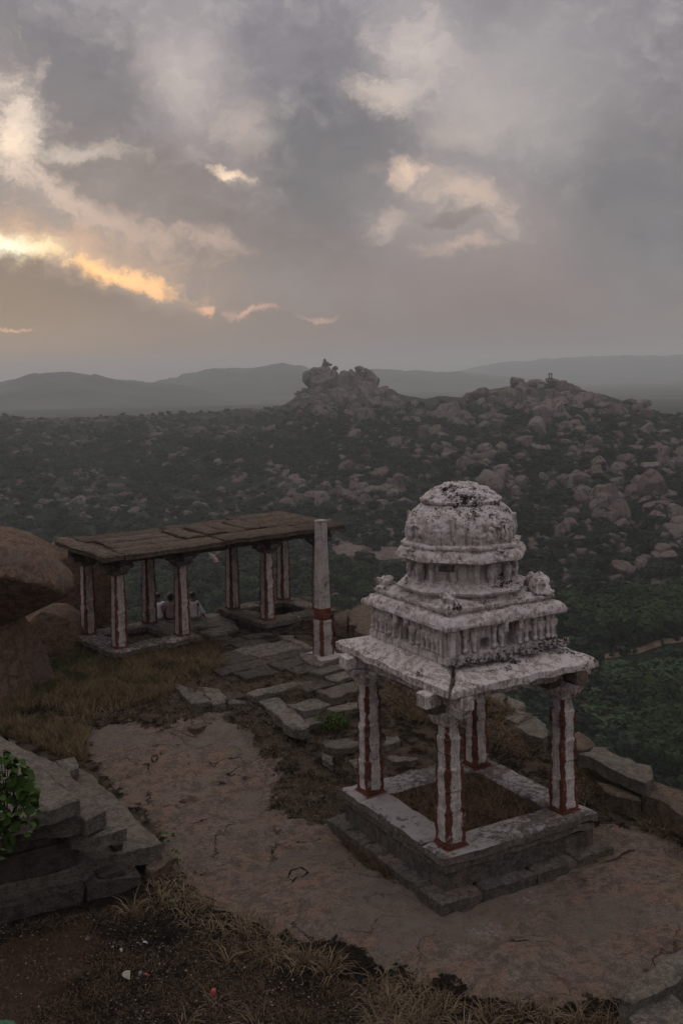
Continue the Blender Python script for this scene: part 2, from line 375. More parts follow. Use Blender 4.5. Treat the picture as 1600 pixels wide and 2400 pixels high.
for q in peak:
    x, y, w, h = c6(*q)
    p = ray(x, y); hh = math.hypot(p.x, p.y); r = 838+(y-860)*-.25
    pos_ = Vector((p.x/hh*r, p.y/hh*r, CH+p.z/hh*r)); k = 2398.5/r
    BO.append([w+99, pos_, (w*D/k, w*D/k*.85, h*D/k), 'peak'])
for q in top7:
    x, y, w, h = c7(*q)
    p = ray(x, y); hh = math.hypot(p.x, p.y); r = 706+(y-900)*-.6
    pos_ = Vector((p.x/hh*r, p.y/hh*r, CH+p.z/hh*r)); k = 2398.5/r
    BO.append([w+60, pos_, (w*D/k, w*D/k*.85, h*D/k), 'summit'])
for q in rest6: put(*c6(*q), 'middle')
for q in rest7: put(*c7(*q), 'right')
for q in low: put(*q, 'low')
for i in range(1500):
    x = rnd.uniform(-150, 1720); y0 = np.interp(x, [0, 640, 900, 1200, 1568], [965, 950, 930, 910, 960]); y1 = np.interp(x, [0, 500, 850, 1100, 1568], [1195, 1200, 1290, 1400, 1440])
    y = rnd.uniform(y0+2, y1)
    # clustered like a scree
    if fbm(np.array([x/60.]), np.array([y/28.]), 3, 77)[0] < rnd.uniform(-.25, .12): continue
    q = hitv(x, y)
    if q is None: continue
    p, r = q
    s = min(math.exp(rnd.gauss(1.0, .5))*1.0, 10)
    if x > 900 and y > 1230: s *= .6
    w = s*2398.5/r/D
    BO.append([w, p, (s, s*rnd.uniform(.6, 1), s*rnd.uniform(.45, .85)), 'left ridge' if x < 640 else 'middle' if x < 1050 else 'right'])
def pile(poly, n, r_, lo, hi, zone, seed):
    g_ = random.Random(seed); xs_ = [p[0] for p in poly]; ys_ = [p[1] for p in poly]; k = 0
    while k < n:
        x, y = g_.uniform(min(xs_), max(xs_)), g_.uniform(min(ys_), max(ys_))
        ins = False
        for i in range(len(poly)):
            x1, y1 = poly[i]; x2, y2 = poly[(i+1) % len(poly)]
            if (y1 > y) != (y2 > y) and x < (x2-x1)*(y-y1)/(y2-y1)+x1: ins = not ins
        if not ins: continue
        d = ray(x, y); h = math.hypot(d.x, d.y); q_ = hitv(x, y, r_); rr_ = min(q_[1], r_); w = g_.uniform(lo, hi)*g_.uniform(.6, 1); s = w*D*rr_/2398.5
        BO.append([w, Vector((d.x/h*rr_, d.y/h*rr_, CH+d.z/h*rr_)), (s, s*.9, s*g_.uniform(.6, 1.2)), zone]); k += 1
pile([(635, 940), (690, 890), (716, 858), (730, 850), (800, 872), (850, 868), (885, 900), (930, 915), (960, 930), (880, 945), (740, 950)], 75, 842, 12, 48, 'peak', 1)
pile([(700, 885), (712, 858), (728, 848), (790, 868), (812, 852), (848, 862), (866, 885), (860, 900), (710, 905)], 34, 836, 18, 56, 'peak', 5)
pile([(1060, 918), (1100, 898), (1165, 890), (1175, 880), (1335, 892), (1360, 915), (1420, 930), (1490, 935), (1500, 955), (1300, 975), (1090, 955)], 90, 712, 14, 50, 'summit', 2)
for i in range(80):
    q = hitv(rnd.uniform(1130, 1640), rnd.uniform(1120, 1410))
    if q: s = min(math.exp(rnd.gauss(.95, .5)), 6); BO.append([s*2398.5/q[1]/D, q[0], (s, s*rnd.uniform(.7, 1), s*rnd.uniform(.6, 1.3)), 'right'])
# knots of touching boulders on the spurs
for i in range(46):
    x = rnd.uniform(900, 1640) if rnd.random() < .8 else rnd.uniform(560, 900)
    y = rnd.uniform(np.interp(x, [560, 900, 1200, 1568], [965, 940, 930, 975]), np.interp(x, [560, 850, 1100, 1568], [1120, 1180, 1180, 1260]))
    for j in range(rnd.randrange(4, 13)):
        q = hitv(x+rnd.gauss(0, 22), y+rnd.gauss(0, 11))
        if q is None: continue
        s = math.exp(rnd.gauss(1.5, .45)); s = min(s, 11); BO.append([s*2398.5/q[1]/D, q[0], (s, s*rnd.uniform(.7, 1), s*rnd.uniform(.6, 1.1)), 'middle' if x < 1050 else 'right'])
BO.sort(key=lambda q: -q[0])
zl = {'peak': ('weathered granite block in the rocky peak left of centre on the skyline', 'granite blocks of the left peak'),
      'summit': ('massive rounded granite block on the summit below the tiny pavilion', 'granite blocks of the right summit'),
      'middle': ('pinkish granite boulder in dark scrub below the rocky peak', 'boulders below the rocky peak'),
      'right': ('large pinkish granite boulder in scrub on the right hillside', 'boulders on the right hillside'),
      'left ridge': ('small pale boulder scattered in hazy scrub on the left ridge', 'boulders on the left ridge'),
      'low': ('lone granite boulder low on the slope near the valley floor', 'boulders low on the slope')}
rest_pts = []; BLAB = []
for i, (w, p, dm, zn) in enumerate(BO):
    if i < 300:
        o = link('boulder', pool2[rnd.randrange(10)] if zn in ('peak', 'summit') or rnd.random() < .35 else pool[rnd.randrange(20)], None, None, p)
        tag(o, zl[zn][0], 'boulder', zl[zn][1])
        zz_ = p.z-CH; d__ = p.y*math.cos(TH)-zz_*math.sin(TH); u__ = p.y*math.sin(TH)+zz_*math.cos(TH)
        BLAB.append((o, (800+math.cos(RO)*F*p.x/d__-math.sin(RO)*F*u__/d__)/D, (CY-math.sin(RO)*F*p.x/d__-math.cos(RO)*F*u__/d__)/D, dm[0]*2398.5/p.length/D, 'tall' if dm[2] > dm[0]*1.05 else 'flat' if dm[2] < dm[0]*.55 else 'rounded', zn))
        yaw = math.atan2(-p.x, p.y)
        flip = rnd.choice((0, math.pi))
        if zn in ('peak', 'summit'): o.rotation_euler = (0, 0, yaw+flip)
        else:
            o.rotation_euler = (0, rnd.uniform(-.25, .25), yaw+flip)
        o.scale = dm
        if zn not in ('peak', 'summit'): o.location.z += dm[2]*.12
    else: rest_pts.append((p, dm))

relabel([q[:5] for q in BLAB if q[5] in ('peak', 'summit')], 'block', 'piled granite', 'granite blocks piled on the two summits')
relabel([q[:5] for q in BLAB if q[5] not in ('peak', 'summit')], 'boulder', 'granite', 'boulders on the far hillside')

def scatter(name, pts, scales, rots, meshes, kind='stuff', mat=None):
    """one object of instanced real meshes spread over points; meshes are picked at random"""
    sub = bpy.data.collections.new(name+'_kinds')
    for k, me_ in enumerate(meshes):
        so = bpy.data.objects.new(name+'_kind', me_); sub.objects.link(so)
    me = bpy.data.meshes.new(name); me.from_pydata([tuple(p) for p in pts], [], [])
    a = me.attributes.new('sc', 'FLOAT_VECTOR', 'POINT'); a.data.foreach_set('vector', np.asarray(scales, np.float32).ravel())
    a = me.attributes.new('ro', 'FLOAT_VECTOR', 'POINT'); a.data.foreach_set('vector', np.asarray(rots, np.float32).ravel())
    a = me.attributes.new('ki', 'INT', 'POINT'); a.data.foreach_set('value', np.random.RandomState(len(pts)).randint(0, len(meshes), len(pts)).astype(np.int32))
    o = link(name, me)
    ng = bpy.data.node_groups.new(name, 'GeometryNodeTree')
    ng.interface.new_socket('Geometry', in_out='INPUT', socket_type='NodeSocketGeometry'); ng.interface.new_socket('Geometry', in_out='OUTPUT', socket_type='NodeSocketGeometry')
    N = ng.nodes; L = ng.links
    gi = N.new('NodeGroupInput'); go = N.new('NodeGroupOutput'); ip = N.new('GeometryNodeInstanceOnPoints')
    ci = N.new('GeometryNodeCollectionInfo'); ci.inputs['Collection'].default_value = sub; ci.inputs['Separate Children'].default_value = True; ci.inputs['Reset Children'].default_value = True
    def na(nm, dt):
        n = N.new('GeometryNodeInputNamedAttribute'); n.data_type = dt; n.inputs['Name'].default_value = nm; return n.outputs['Attribute']
    L.new(gi.outputs[0], ip.inputs['Points']); L.new(ci.outputs[0], ip.inputs['Instance']); ip.inputs['Pick Instance'].default_value = True
    L.new(na('ki', 'INT'), ip.inputs['Instance Index']); L.new(na('sc', 'FLOAT_VECTOR'), ip.inputs['Scale'])
    e2r = N.new('FunctionNodeEulerToRotation'); L.new(na('ro', 'FLOAT_VECTOR'), e2r.inputs[0]); L.new(e2r.outputs[0], ip.inputs['Rotation'])
    L.new(ip.outputs[0], go.inputs[0])
    md = o.modifiers.new('scatter', 'NODES'); md.node_group = ng
    return tag(o, kind=kind)
# smaller stones past the counted ones
rs = np.random.RandomState(5)
for i in range(5200):
    x = rs.uniform(-500, 2050); y = rs.uniform(935, 1420)
    if x > 950 and y > 1250 and rs.rand() < .7: continue
    if x < 500 and y > 1190: continue
    if fbm(np.array([x/60.]), np.array([y/28.]), 3, 77)[0] < rs.uniform(-.2, .2): continue
    q = hitv(x, y)
    if q is None: continue
    p, r = q; s = min(math.exp(rs.normal(.45, .5)), 4)
    rest_pts.append((p, (s, s*rs.uniform(.6, 1), s*rs.uniform(.4, .8))))
o = scatter('scree', [p for p, d in rest_pts], [d for p, d in rest_pts], [(rs.uniform(-.3, .3), rs.uniform(-.3, .3), rs.uniform(0, 6.28)) for _ in rest_pts], [boulder_mesh('scree_stone', 300+i, 2, 4) for i in range(6)])
tag(o, 'small pale stones strewn through the scrub of the far hillside', 'rocks')

# ------------------------------------------------------------------ scrub
def leafmat(name, c1, c2, rough=.75):
    m, b = material(name)
    oi = b.node('ShaderNodeObjectInfo').outputs['Random']; g = b.node('ShaderNodeNewGeometry')
    n = b.noise(g.outputs['Position'], .9, 3, .6)
    rp = g.outputs['Random Per Island']
    c = b.mix(b.m('ADD', b.m('MULTIPLY', oi, .6), b.m('MULTIPLY', rp, .4)), c1, c2)
    c = b.mix(b.ss(n, .6, .8, 0, .3), c, (c2[0]*1.5, c2[1]*1.3, c2[2]))
    finish(b, c, rough, spec=.08); return m
SCRUB = leafmat('scrub_leaf', (.008, .014, .007), (.036, .050, .023))
def bush_mesh(name, seed, n=260, leaf=.11, lobes=8):
    rg = np.random.RandomState(seed)
    V = []; Fc = []
    L_ = [(rg.uniform(-.3, .3), rg.uniform(-.3, .3), rg.uniform(.3, .72), rg.uniform(.2, .34)) for _ in range(lobes)]
    for i in range(n):
        cx, cy, cz, rad = L_[rg.randint(lobes)]
        d = rg.normal(size=3); d[2] = abs(d[2])*1.0-.25; d /= np.linalg.norm(d)
        p = np.array([cx, cy, cz]) + d*rad*rg.uniform(.75, 1.08)
        nrm = d + rg.normal(size=3)*.45; nrm /= np.linalg.norm(nrm)
        t = np.cross(nrm, rg.normal(size=3)); t /= np.linalg.norm(t); u = np.cross(nrm, t); s = leaf*rg.uniform(.6, 1.4)
        k = len(V); V += [p+t*s, p+u*s*.8+nrm*s*.15, p-t*s*.9, p-u*s*.8+nrm*s*.1]; Fc.append((k, k+1, k+2, k+3))
    # dark lumpy core so nothing shows through
    bm = bmesh.new(); bmesh.ops.create_icosphere(bm, subdivisions=1, radius=1)
    k = len(V)
    me = bpy.data.meshes.new(name)
    fs = [tuple(f) for f in Fc]
    for (cx, cy, cz, rad) in L_[:lobes]:
        k = len(V)
        for vv in bm.verts: V.append(np.array([cx, cy, cz])+np.array(vv.co)*rad*.85)
        fs += [tuple(k+w.index for w in f_.verts) for f_ in bm.faces]
    bm.free()
    me.from_pydata([tuple(v) for v in V], [], fs); me.materials.append(SCRUB); return me
bushes = [bush_mesh('bush', i) for i in range(5)]
pts = []; scl = []; rot = []
for i in range(27000):
    x = rs.uniform(-350, 1950); y = rs.uniform(930, 1850) if rs.rand() < .8 else rs.uniform(930, 1100)
    near_r = y > 1490
    d = ray(x, y); 
    pts.append((x, y))
KEEP = [[(1385, 1512), (1420, 1508), (1460, 1500), (1500, 1485), (1512, 1480)], [(1520, 1478), (1560, 1474), (1620, 1470)], [(478, 1276), (492, 1283), (500, 1298)], [(760, 1262), (820, 1268), (870, 1275), (920, 1268)]]
def kept_clear(x, y, below=30):
    for ln_ in KEEP:
        if ln_[0][0]-8 < x < ln_[-1][0]+8:
            yy = np.interp(x, [p[0] for p in ln_], [p[1] for p in ln_])
            if -3 < y-yy < below: return True
    return False
PXY = np.array([p for p in pts if not kept_clear(*p) and not (p[0] > 1330 and p[1] > 1535 and rs.rand() < .8)]); pts = []
# vectorised ray hits
dirs = np.array([list(ray(x, y)) for x, y in PXY]); hh = np.hypot(dirs[:, 0], dirs[:, 1]); BP = np.array([(q[1].x, q[1].y, q[2][0]) for q in BO]+[(p[0], p[1], d_[0]) for p, d_ in rest_pts]); dirs /= hh[:, None]
hitr = np.full(len(dirs), -1.)
for r in np.geomspace(130, 1000, 260):
    zz = valley(dirs[:, 0]*r, dirs[:, 1]*r); k = (hitr < 0) & (CH+dirs[:, 2]*r < zz); hitr[k] = r
ok = hitr > 0
for (x, y), d, r in zip(PXY[ok], dirs[ok], hitr[ok]):
    dens = fbm(np.array([x/50.]), np.array([y/25.]), 3, 15)[0]
    if dens < -.16 and rs.rand() < .6: continue
    jr = r*(1+rs.uniform(-.01, .01)); X_, Y_ = d[0]*jr, d[1]*jr
    s = min(math.exp(rs.normal(.85, .42)), 5.5)*(1+.6*dens) * np.interp(r, [150, 450, 900], [.9, .95, 1.1])
    sh = 1 - (BP[:, 2]*.45+s*.5)/r
    dd = np.hypot(BP[:, 0]*sh-X_, BP[:, 1]*sh-Y_)
    if (dd < BP[:, 2]*.42+s*.3).any() and not (y < 950 and 620 < x < 1540 and rs.rand() < .6): continue
    if y < 950 and x > 620: s *= .7
    if r > 850: s *= .75
    pts.append((X_, Y_, float(valley(X_, Y_))-.25*s*.3)); scl.append((s*1.25, s*1.25, s*rs.uniform(.7, 1.1))); rot.append((0, 0, rs.uniform(0, 6.28)))
o = scatter('scrub', pts, scl, rot, bushes)
tag(o, 'dense dark green scrub covering the far hillside between boulders', 'scrub')
# ------------------------------------------------------------------ terrace
def sstep(a, b_, x):
    t = np.clip((np.asarray(x, float)-a)/(b_-a), 0, 1); return t*t*(3-2*t)
def gz0(x, y):
    z = -1.60 + sstep(20.3, 29, y)*1.38
    z = z - sstep(2.0, 6, x)*sstep(27, 33, y)*.3
    z = z + (9-np.minimum(y, 9))*.5
    return z
def atz(px, py, z):
    d = ray(px, py); t = (z-CH)/d.z
    return Vector((d.x*t, d.y*t, z))
def atg(px, py):
    z = -1.0
    for _ in range(30): p = atz(px, py, z); z = .5*z + .5*float(gz0(p.x, p.y))
    return atz(px, py, z)
def proj(x, y, z):
    """place -> survey photo (vectorised)"""
    z = z-CH; d = y*math.cos(TH)-z*math.sin(TH); u_ = y*math.sin(TH)+z*math.cos(TH)
    X = F*x/d; Y = -F*u_/d
    return (800+math.cos(RO)*X+math.sin(RO)*Y)/D, (CY-math.sin(RO)*X+math.cos(RO)*Y)/D
def inpoly(x, y, poly):
    x = np.asarray(x, float); y = np.asarray(y, float); r = np.zeros(x.shape, bool); n = len(poly)
    for i in range(n):
        x1, y1 = poly[i]; x2, y2 = poly[(i+1) % n]
        c_ = ((y1 > y) != (y2 > y)) & (x < (x2-x1)*(y-y1)/((y2-y1) if y2 != y1 else 1e-9)+x1)
        r ^= c_
    return r
def sdist(x, y, poly):
    """signed distance to outline, positive inside"""
    dmin = np.full(np.shape(x), 1e9); n = len(poly)
    for i in range(n):
        ax, ay = poly[i]; bx, by = poly[(i+1) % n]; dx, dy = bx-ax, by-ay
        t = np.clip(((x-ax)*dx+(y-ay)*dy)/(dx*dx+dy*dy+1e-12), 0, 1)
        dmin = np.minimum(dmin, np.hypot(x-ax-t*dx, y-ay-t*dy))
    return np.where(inpoly(x, y, poly), dmin, -dmin)
def gpoly(px): return [tuple(atg(*p)[:2]) for p in px]
EDGE = gpoly([(-260, 1475), (120, 1450), (300, 1425), (450, 1410), (520, 1404), (560, 1392), (690, 1366), (745, 1372), (790, 1400), (850, 1415), (930, 1470), (1010, 1540), (1120, 1598), (1250, 1668),
              (1340, 1718), (1500, 1800), (1600, 1850), (1900, 1990)]) + [(16, 8), (16, 0), (-16, 0), (-16, 14)]
ROCK = gpoly([(205, 1672), (255, 1657), (330, 1678), (395, 1692), (420, 1668), (480, 1645), (520, 1660), (565, 1690), (600, 1725), (625, 1770), (608, 1830), (650, 1880), (700, 1905), (775, 1915),
              (800, 1930), (950, 1990), (1300, 1990), (1350, 1925), (1450, 1895), (1600, 1960), (1900, 2080), (1900, 2300), (1480, 2270), (1409, 2262), (1300, 2300), (1234, 2306), (1130, 2285), (1034, 2255), (910, 2211),
              (784, 2168), (720, 2152), (650, 2135), (590, 2125), (500, 2070), (430, 2000), (385, 1945), (300, 1830), (245, 1760), (205, 1715)])
CLAY = gpoly([(-100, 2170), (60, 2145), (200, 2110), (235, 2150), (190, 2200), (120, 2260), (60, 2340), (-100, 2360)])
WHITE = [(atg(*p)[:2], r) for p, r in (((812, 1925), .3), ((822, 1955), .35), ((845, 1985), .3), ((1120, 2140), .45), ((1210, 2062), .4), ((1060, 2190), .25), ((745, 1900), .2), ((1180, 2250), .2), ((850, 1890), .3))]
cr2 = lambda u, v: ((350+u/2.851)/D, (1450+v/2.851)/D)
PAVEP = ((330, 110), (520, 60), (800, 90), (1000, 190), (1240, 330), (1400, 420), (1420, 640), (1290, 600), (1180, 660), (1090, 690), (880, 485), (640, 480), (640, 560), (520, 540), (340, 440), (250, 440), (440, 370), (440, 250), (500, 180))
PAVEW = gpoly([cr2(*p) for p in PAVEP])
def terrain_parts(x, y):
    e = sdist(x, y, EDGE) + fbm(x*.9, y*.9, 3, 61)*.5
    rk = sdist(x, y, ROCK) + fbm(x*1.3, y*1.3, 4, 62)*.55
    return e, rk
def gz(x, y, full=False):
    x = np.asarray(x, float); y = np.asarray(y, float)
    e, rk = terrain_parts(x, y)
    z = gz0(x, y)
    rkm = sstep(-.45, .2, rk)
    rough = fbm(x*.5, y*.5, 3, 63)*.16
    soil = fbm(x*2.2, y*2.2, 4, 64)*.10 + fbm(x*9, y*9, 3, 65)*.03 - .03 - sstep(18.2, 16.6, y)*.14
    # exfoliated sheets: stepped layers a few cm thick
    q = fbm(x*.42+3, y*.62, 4, 66)*9; st = np.floor(q)+sstep(.78, .98, q-np.floor(q))
    rock = rough*1.0 + st*.06 + fbm(x*4, y*4, 3, 67)*.02 + sstep(0, .9, rk)*.05
    pk = sstep(-.3, .4, sdist(x, y, PAVEW))
    z = z + rkm*rock + (1-rkm)*(soil*(1-pk*.75)-.06*pk)
    drop = np.maximum(-e, 0)
    z = z - drop*1.9 - sstep(0, .5, drop)*.35 - np.abs(fbm(x*.7, y*.7, 4, 68))*np.minimum(drop, 3)*1.2
    z = np.maximum(z, -26)
    if full: return z, e, rk
    return z
xs = np.arange(-15, 15.01, .07); ys = np.concatenate([np.arange(0, 13, .5), np.arange(13, 24, .055), np.arange(24, 46, .11)])
GX, GY = np.meshgrid(xs, ys, indexing='ij'); GZ, GE, GR = gz(GX, GY, True)
me = mesh_np('rocky_terrace', np.stack([GX, GY, GZ], -1).reshape(-1, 3), grid_faces(*GX.shape))
attr(me, 'rock', np.clip(GR, -1.5, 1.5)); 
attr(me, 'clay', sstep(-.15, .15, sdist(GX, GY, CLAY)+fbm(GX*2, GY*2, 3, 70)*.5))
wh = np.zeros(GX.shape)
for (cx, cy), r in WHITE: wh = np.maximum(wh, 1-np.hypot(GX-cx, GY-cy)/r)
attr(me, 'white', np.clip(wh, 0, 1))

def stone_color(b, pos, seed=0., k5=1., a=(.27, .235, .19), d=(.14, .12, .10), warm=(.29, .22, .16)):
    n1 = b.noise(b.vm('ADD', pos, (seed, seed*.7, 0)), 1.3, 6, .62); n2 = b.noise(pos, 26, 4, .7); n3 = b.noise(pos, 4.5, 5, .65)
    n4 = b.noise(pos, 90, 2, .6)
    n5 = b.noise(pos, 11, 6, .72)
    c = b.mix(b.ss(n1, .44, .56), a, warm)
    c = b.mix(b.ss(n3, .46, .56, 0, .85), c, d)
    c = b.mix(b.ss(n5, .52, .6, 0, .75*k5), c, tuple(min(v*1.6, .5) for v in a))
    c = b.mix(b.ss(n5, .47, .40, 0, .8*k5), c, tuple(v*.35 for v in a))
    c = b.mix(b.ss(n2, .5, .6, 0, .6), c, tuple(v*.4 for v in a))
    c = b.mix(b.ss(n4, .53, .62, 0, .5), c, tuple(min(v*2.2, .55) for v in a))
    return c, n1, n2, n3
m, b = material('terrace_rock_and_soil')
pos = b.node('ShaderNodeNewGeometry').outputs['Position']
at_ = lambda nm: b.node('ShaderNodeAttribute', attribute_name=nm).outputs['Fac']
rk, _, n2, n3 = stone_color(b, b.map(pos, scale=(1, 1.1, 1)), 3, .35, (.36, .262, .20), (.20, .14, .105), (.40, .25, .175))
wv = b.vm('ADD', pos, b.vm('MULTIPLY', b.vm('SUBTRACT', b.noise(pos, 1.4, 5, .65, out='Color'), (.5, .5, .5)), (1.1, 1.1, .3)))
ridge = b.m('ABSOLUTE', b.m('SUBTRACT', b.noise(b.map(wv, scale=(1, 1.3, .2)), .55, 2, .5), .5))
msk = b.ss(b.noise(pos, .8, 3, .5), .47, .6)
crack = b.m('MULTIPLY', b.ss(ridge, .010, .002), msk)
lay = b.noise(b.map(wv, rot=(0, 0, .45), scale=(.55, 1.6, .2)), 1.5, 4, .6)
layq = b.m('FRACT', b.m('MULTIPLY', lay, 9))
layd = b.m('MULTIPLY', b.ss(layq, .0, .07, 1, 0, 'LINEAR'), b.ss(b.noise(pos, 1.1, 3, .5), .48, .58))
rk = b.mix(b.m('MULTIPLY', layd, .6), rk, (.06, .042, .03))
rk = b.mix(b.m('MULTIPLY', crack, .85), rk, (.02, .016, .013))
big = b.noise(b.vm('ADD', pos, (9, 2, 0)), .38, 5, .6)
rk = b.mix(b.ss(big, .5, .62, 0, .5), rk, b.mix(b.ss(n3, .42, .58), (.20, .18, .15), (.37, .335, .28)))
sn = b.noise(pos, 3, 6, .7); sn2 = b.noise(pos, 40, 3, .7)
so = b.mix(b.ss(sn, .35, .65), (.012, .009, .007), (.075, .054, .035))
so = b.mix(b.ss(sn2, .52, .62, 0, .7), so, (.15, .115, .08))
so = b.mix(b.ss(b.noise(pos, 13, 5, .7), .5, .42, 0, .8), so, (.012, .010, .008))
so = b.mix(b.ss(b.sep(pos)[1], 18.6, 21), b.mix(.45, so, (.012, .010, .009)), b.mix(b.ss(sn, .42, .6), so, (.15, .115, .08)))
so = b.mix(b.m('MULTIPLY', at_('clay'), .8), so, b.mix(b.ss(sn, .3, .7), (.10, .058, .036), (.16, .095, .06)))
so = b.mix(b.ss(b.noise(pos, .9, 4, .6), .55, .68, 0, .7), so, b.mix(sn2, (.018, .022, .012), (.035, .035, .02)))
en = b.m('ADD', b.m('MULTIPLY', b.m('SUBTRACT', b.noise(pos, 1.7, 6, .7), .5), 1.7), b.m('MULTIPLY', b.m('SUBTRACT', b.noise(pos, 8, 5, .7), .5), .5))
rmask = b.ss(b.m('ADD', at_('rock'), en), -.16, -.06)
patch = b.ss(b.m('ADD', b.noise(b.vm('ADD', pos, (5, 5, 0)), 1.3, 6, .7), b.m('MULTIPLY', at_('rock'), -.16)), .63, .66)
rmask = b.m('MULTIPLY', rmask, b.m('SUBTRACT', 1.0, b.m('MULTIPLY', patch, .8)))
c = b.mix(rmask, so, rk)
wmask = b.m('MULTIPLY', b.ss(at_('white'), .05, .6), b.ss(b.noise(pos, 15, 6, .75), .5, .62))
c = b.mix(wmask, c, (.5, .47, .44))
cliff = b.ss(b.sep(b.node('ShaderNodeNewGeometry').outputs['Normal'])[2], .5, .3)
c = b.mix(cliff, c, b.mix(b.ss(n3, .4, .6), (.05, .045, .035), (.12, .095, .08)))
hq = b.m('ADD', b.m('MULTIPLY', b.noise(pos, 7, 8, .72), 1.0), b.m('ADD', b.m('MULTIPLY', b.noise(pos, 45, 4, .7), .22), b.m('ADD', b.m('MULTIPLY', crack, -.6), b.m('MULTIPLY', layq, .18))))
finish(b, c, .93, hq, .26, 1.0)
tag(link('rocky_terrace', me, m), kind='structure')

# ------------------------------------------------------------------ stone builders
def stonemat(name, a=(.25, .228, .19), d=(.10, .09, .075), warm=(.26, .21, .16), bump=.14, scale=1.0):
    m, b = material(name)
    pos = b.node('ShaderNodeNewGeometry').outputs['Position']; oi = b.node('ShaderNodeObjectInfo').outputs['Random']
    c, n1, n2, n3 = stone_color(b, pos, 0., .7, a, d, warm)
    c = b.mix(b.ss(oi, 0, 1, 0, .5), c, b.mix(.5, c, warm))
    c = b.mix(b.m('MULTIPLY', b.ss(oi, .5, .95), .35), c, d)
    h = b.m('ADD', b.noise(b.map(pos, scale=(1, 1, 2.2)), 9*scale, 8, .72), b.m('MULTIPLY', b.noise(pos, 60, 3, .7), .2))
    finish(b, c, .92, h, bump, 1.0)
    return m
STONE = stonemat('grey_granite'); DSTONE = stonemat('dark_granite', (.125, .113, .098), (.05, .045, .038), (.15, .118, .09)); BSTONE = stonemat('brown_granite', (.20, .16, .12), (.09, .07, .052), (.22, .155, .105))
def slab_mesh(name, poly, th, jag=.02, bev=.025, step=.22, seed=0, wob=.012, taper=0.):
    """poly: list of 3D points of the top outline (any order); thickness straight down; ragged outline, chipped arris"""
    rg = random.Random(seed)
    P = [Vector(p) for p in poly]
    ar = sum(P[i].x*P[(i+1) % len(P)].y-P[(i+1) % len(P)].x*P[i].y for i in range(len(P)))
    if ar < 0: P.reverse()
    pts = []
    for i, p in enumerate(P):
        q = P[(i+1) % len(P)]; L_ = (q-p).length; n = max(1, int(round(L_/step)))
        t = (q-p)/max(L_, 1e-6); nr = Vector((t.y, -t.x, 0))
        for k in range(n):
            s = p.lerp(q, k/n)
            if k: s = s + nr*rg.gauss(0, jag) + t*rg.uniform(-.25, .25)*L_/n
            s.z += rg.gauss(0, wob); pts.append(s)
    n = len(pts)
    cen = sum(pts, Vector())/n
    V = []; Fs = []
    def ring(off_in, dz, jz, jr):
        k = len(V)
        for i, p in enumerate(pts):
            a_ = pts[i-1]; c_ = pts[(i+1) % n]; t = (c_-a_); t.z = 0
            t = t.normalized() if t.length > 1e-6 else Vector((1, 0, 0)); nr = Vector((t.y, -t.x, 0))
            q = p - nr*(off_in+abs(rg.gauss(0, jr))) ; q.z = p.z + dz + rg.gauss(0, jz)
            V.append(q)
        return k
    rings = [ring(bev*1.6, 0, wob*.4, bev*.5), ring(0, -bev, wob*.5, bev*.35), ring(0, -th*.5, wob, jag*.8), ring(taper, -th, wob, jag*.5)]
    for a_, c_ in zip(rings[:-1], rings[1:]):
        for i in range(n):
            j = (i+1) % n; Fs.append((c_+i, c_+j, a_+j, a_+i))
    Fs.append(tuple(rings[0]+i for i in range(n))); Fs.append(tuple(rings[-1]+n-1-i for i in range(n)))
    me = bpy.data.meshes.new(name); me.from_pydata([tuple(v) for v in V], [], Fs)
    for p in me.polygons: p.use_smooth = True
    me.set_sharp_from_angle(angle=R(38))
    return me
def rect(u0_, u1_, v0_, v1_, z): return [(u0_, v0_, z), (u1_, v0_, z), (u1_, v1_, z), (u0_, v1_, z)]
def px_slab(name, pts, z, th, mat, parent=None, seed=0, zs=None, **kw):
    poly = [atz(px, py, z if zs is None else zs[i]) for i, (px, py) in enumerate(pts)]
    c_ = sum(poly, Vector())/len(poly); c_.z = z-th
    loc = c_
    me = slab_mesh(name, [p-loc for p in poly], th, seed=seed, **kw)
    o = link(name, me, mat)
    o.location = loc
    if parent is not None:
        o.parent = parent; o.location = parent.matrix_basis.inverted() @ loc; o.rotation_euler = (0, 0, -parent.rotation_euler.z)
    return o
def box_mesh(name, cx, cy, cz, dx, dy, dz, seed=0, jag=.012, bev=.015, step=.3, taper=0., wob=.006):
    return slab_mesh(name, rect(cx-dx/2, cx+dx/2, cy-dy/2, cy+dy/2, cz+dz), dz, seed=seed, jag=jag, bev=bev, step=step, taper=taper, wob=wob)

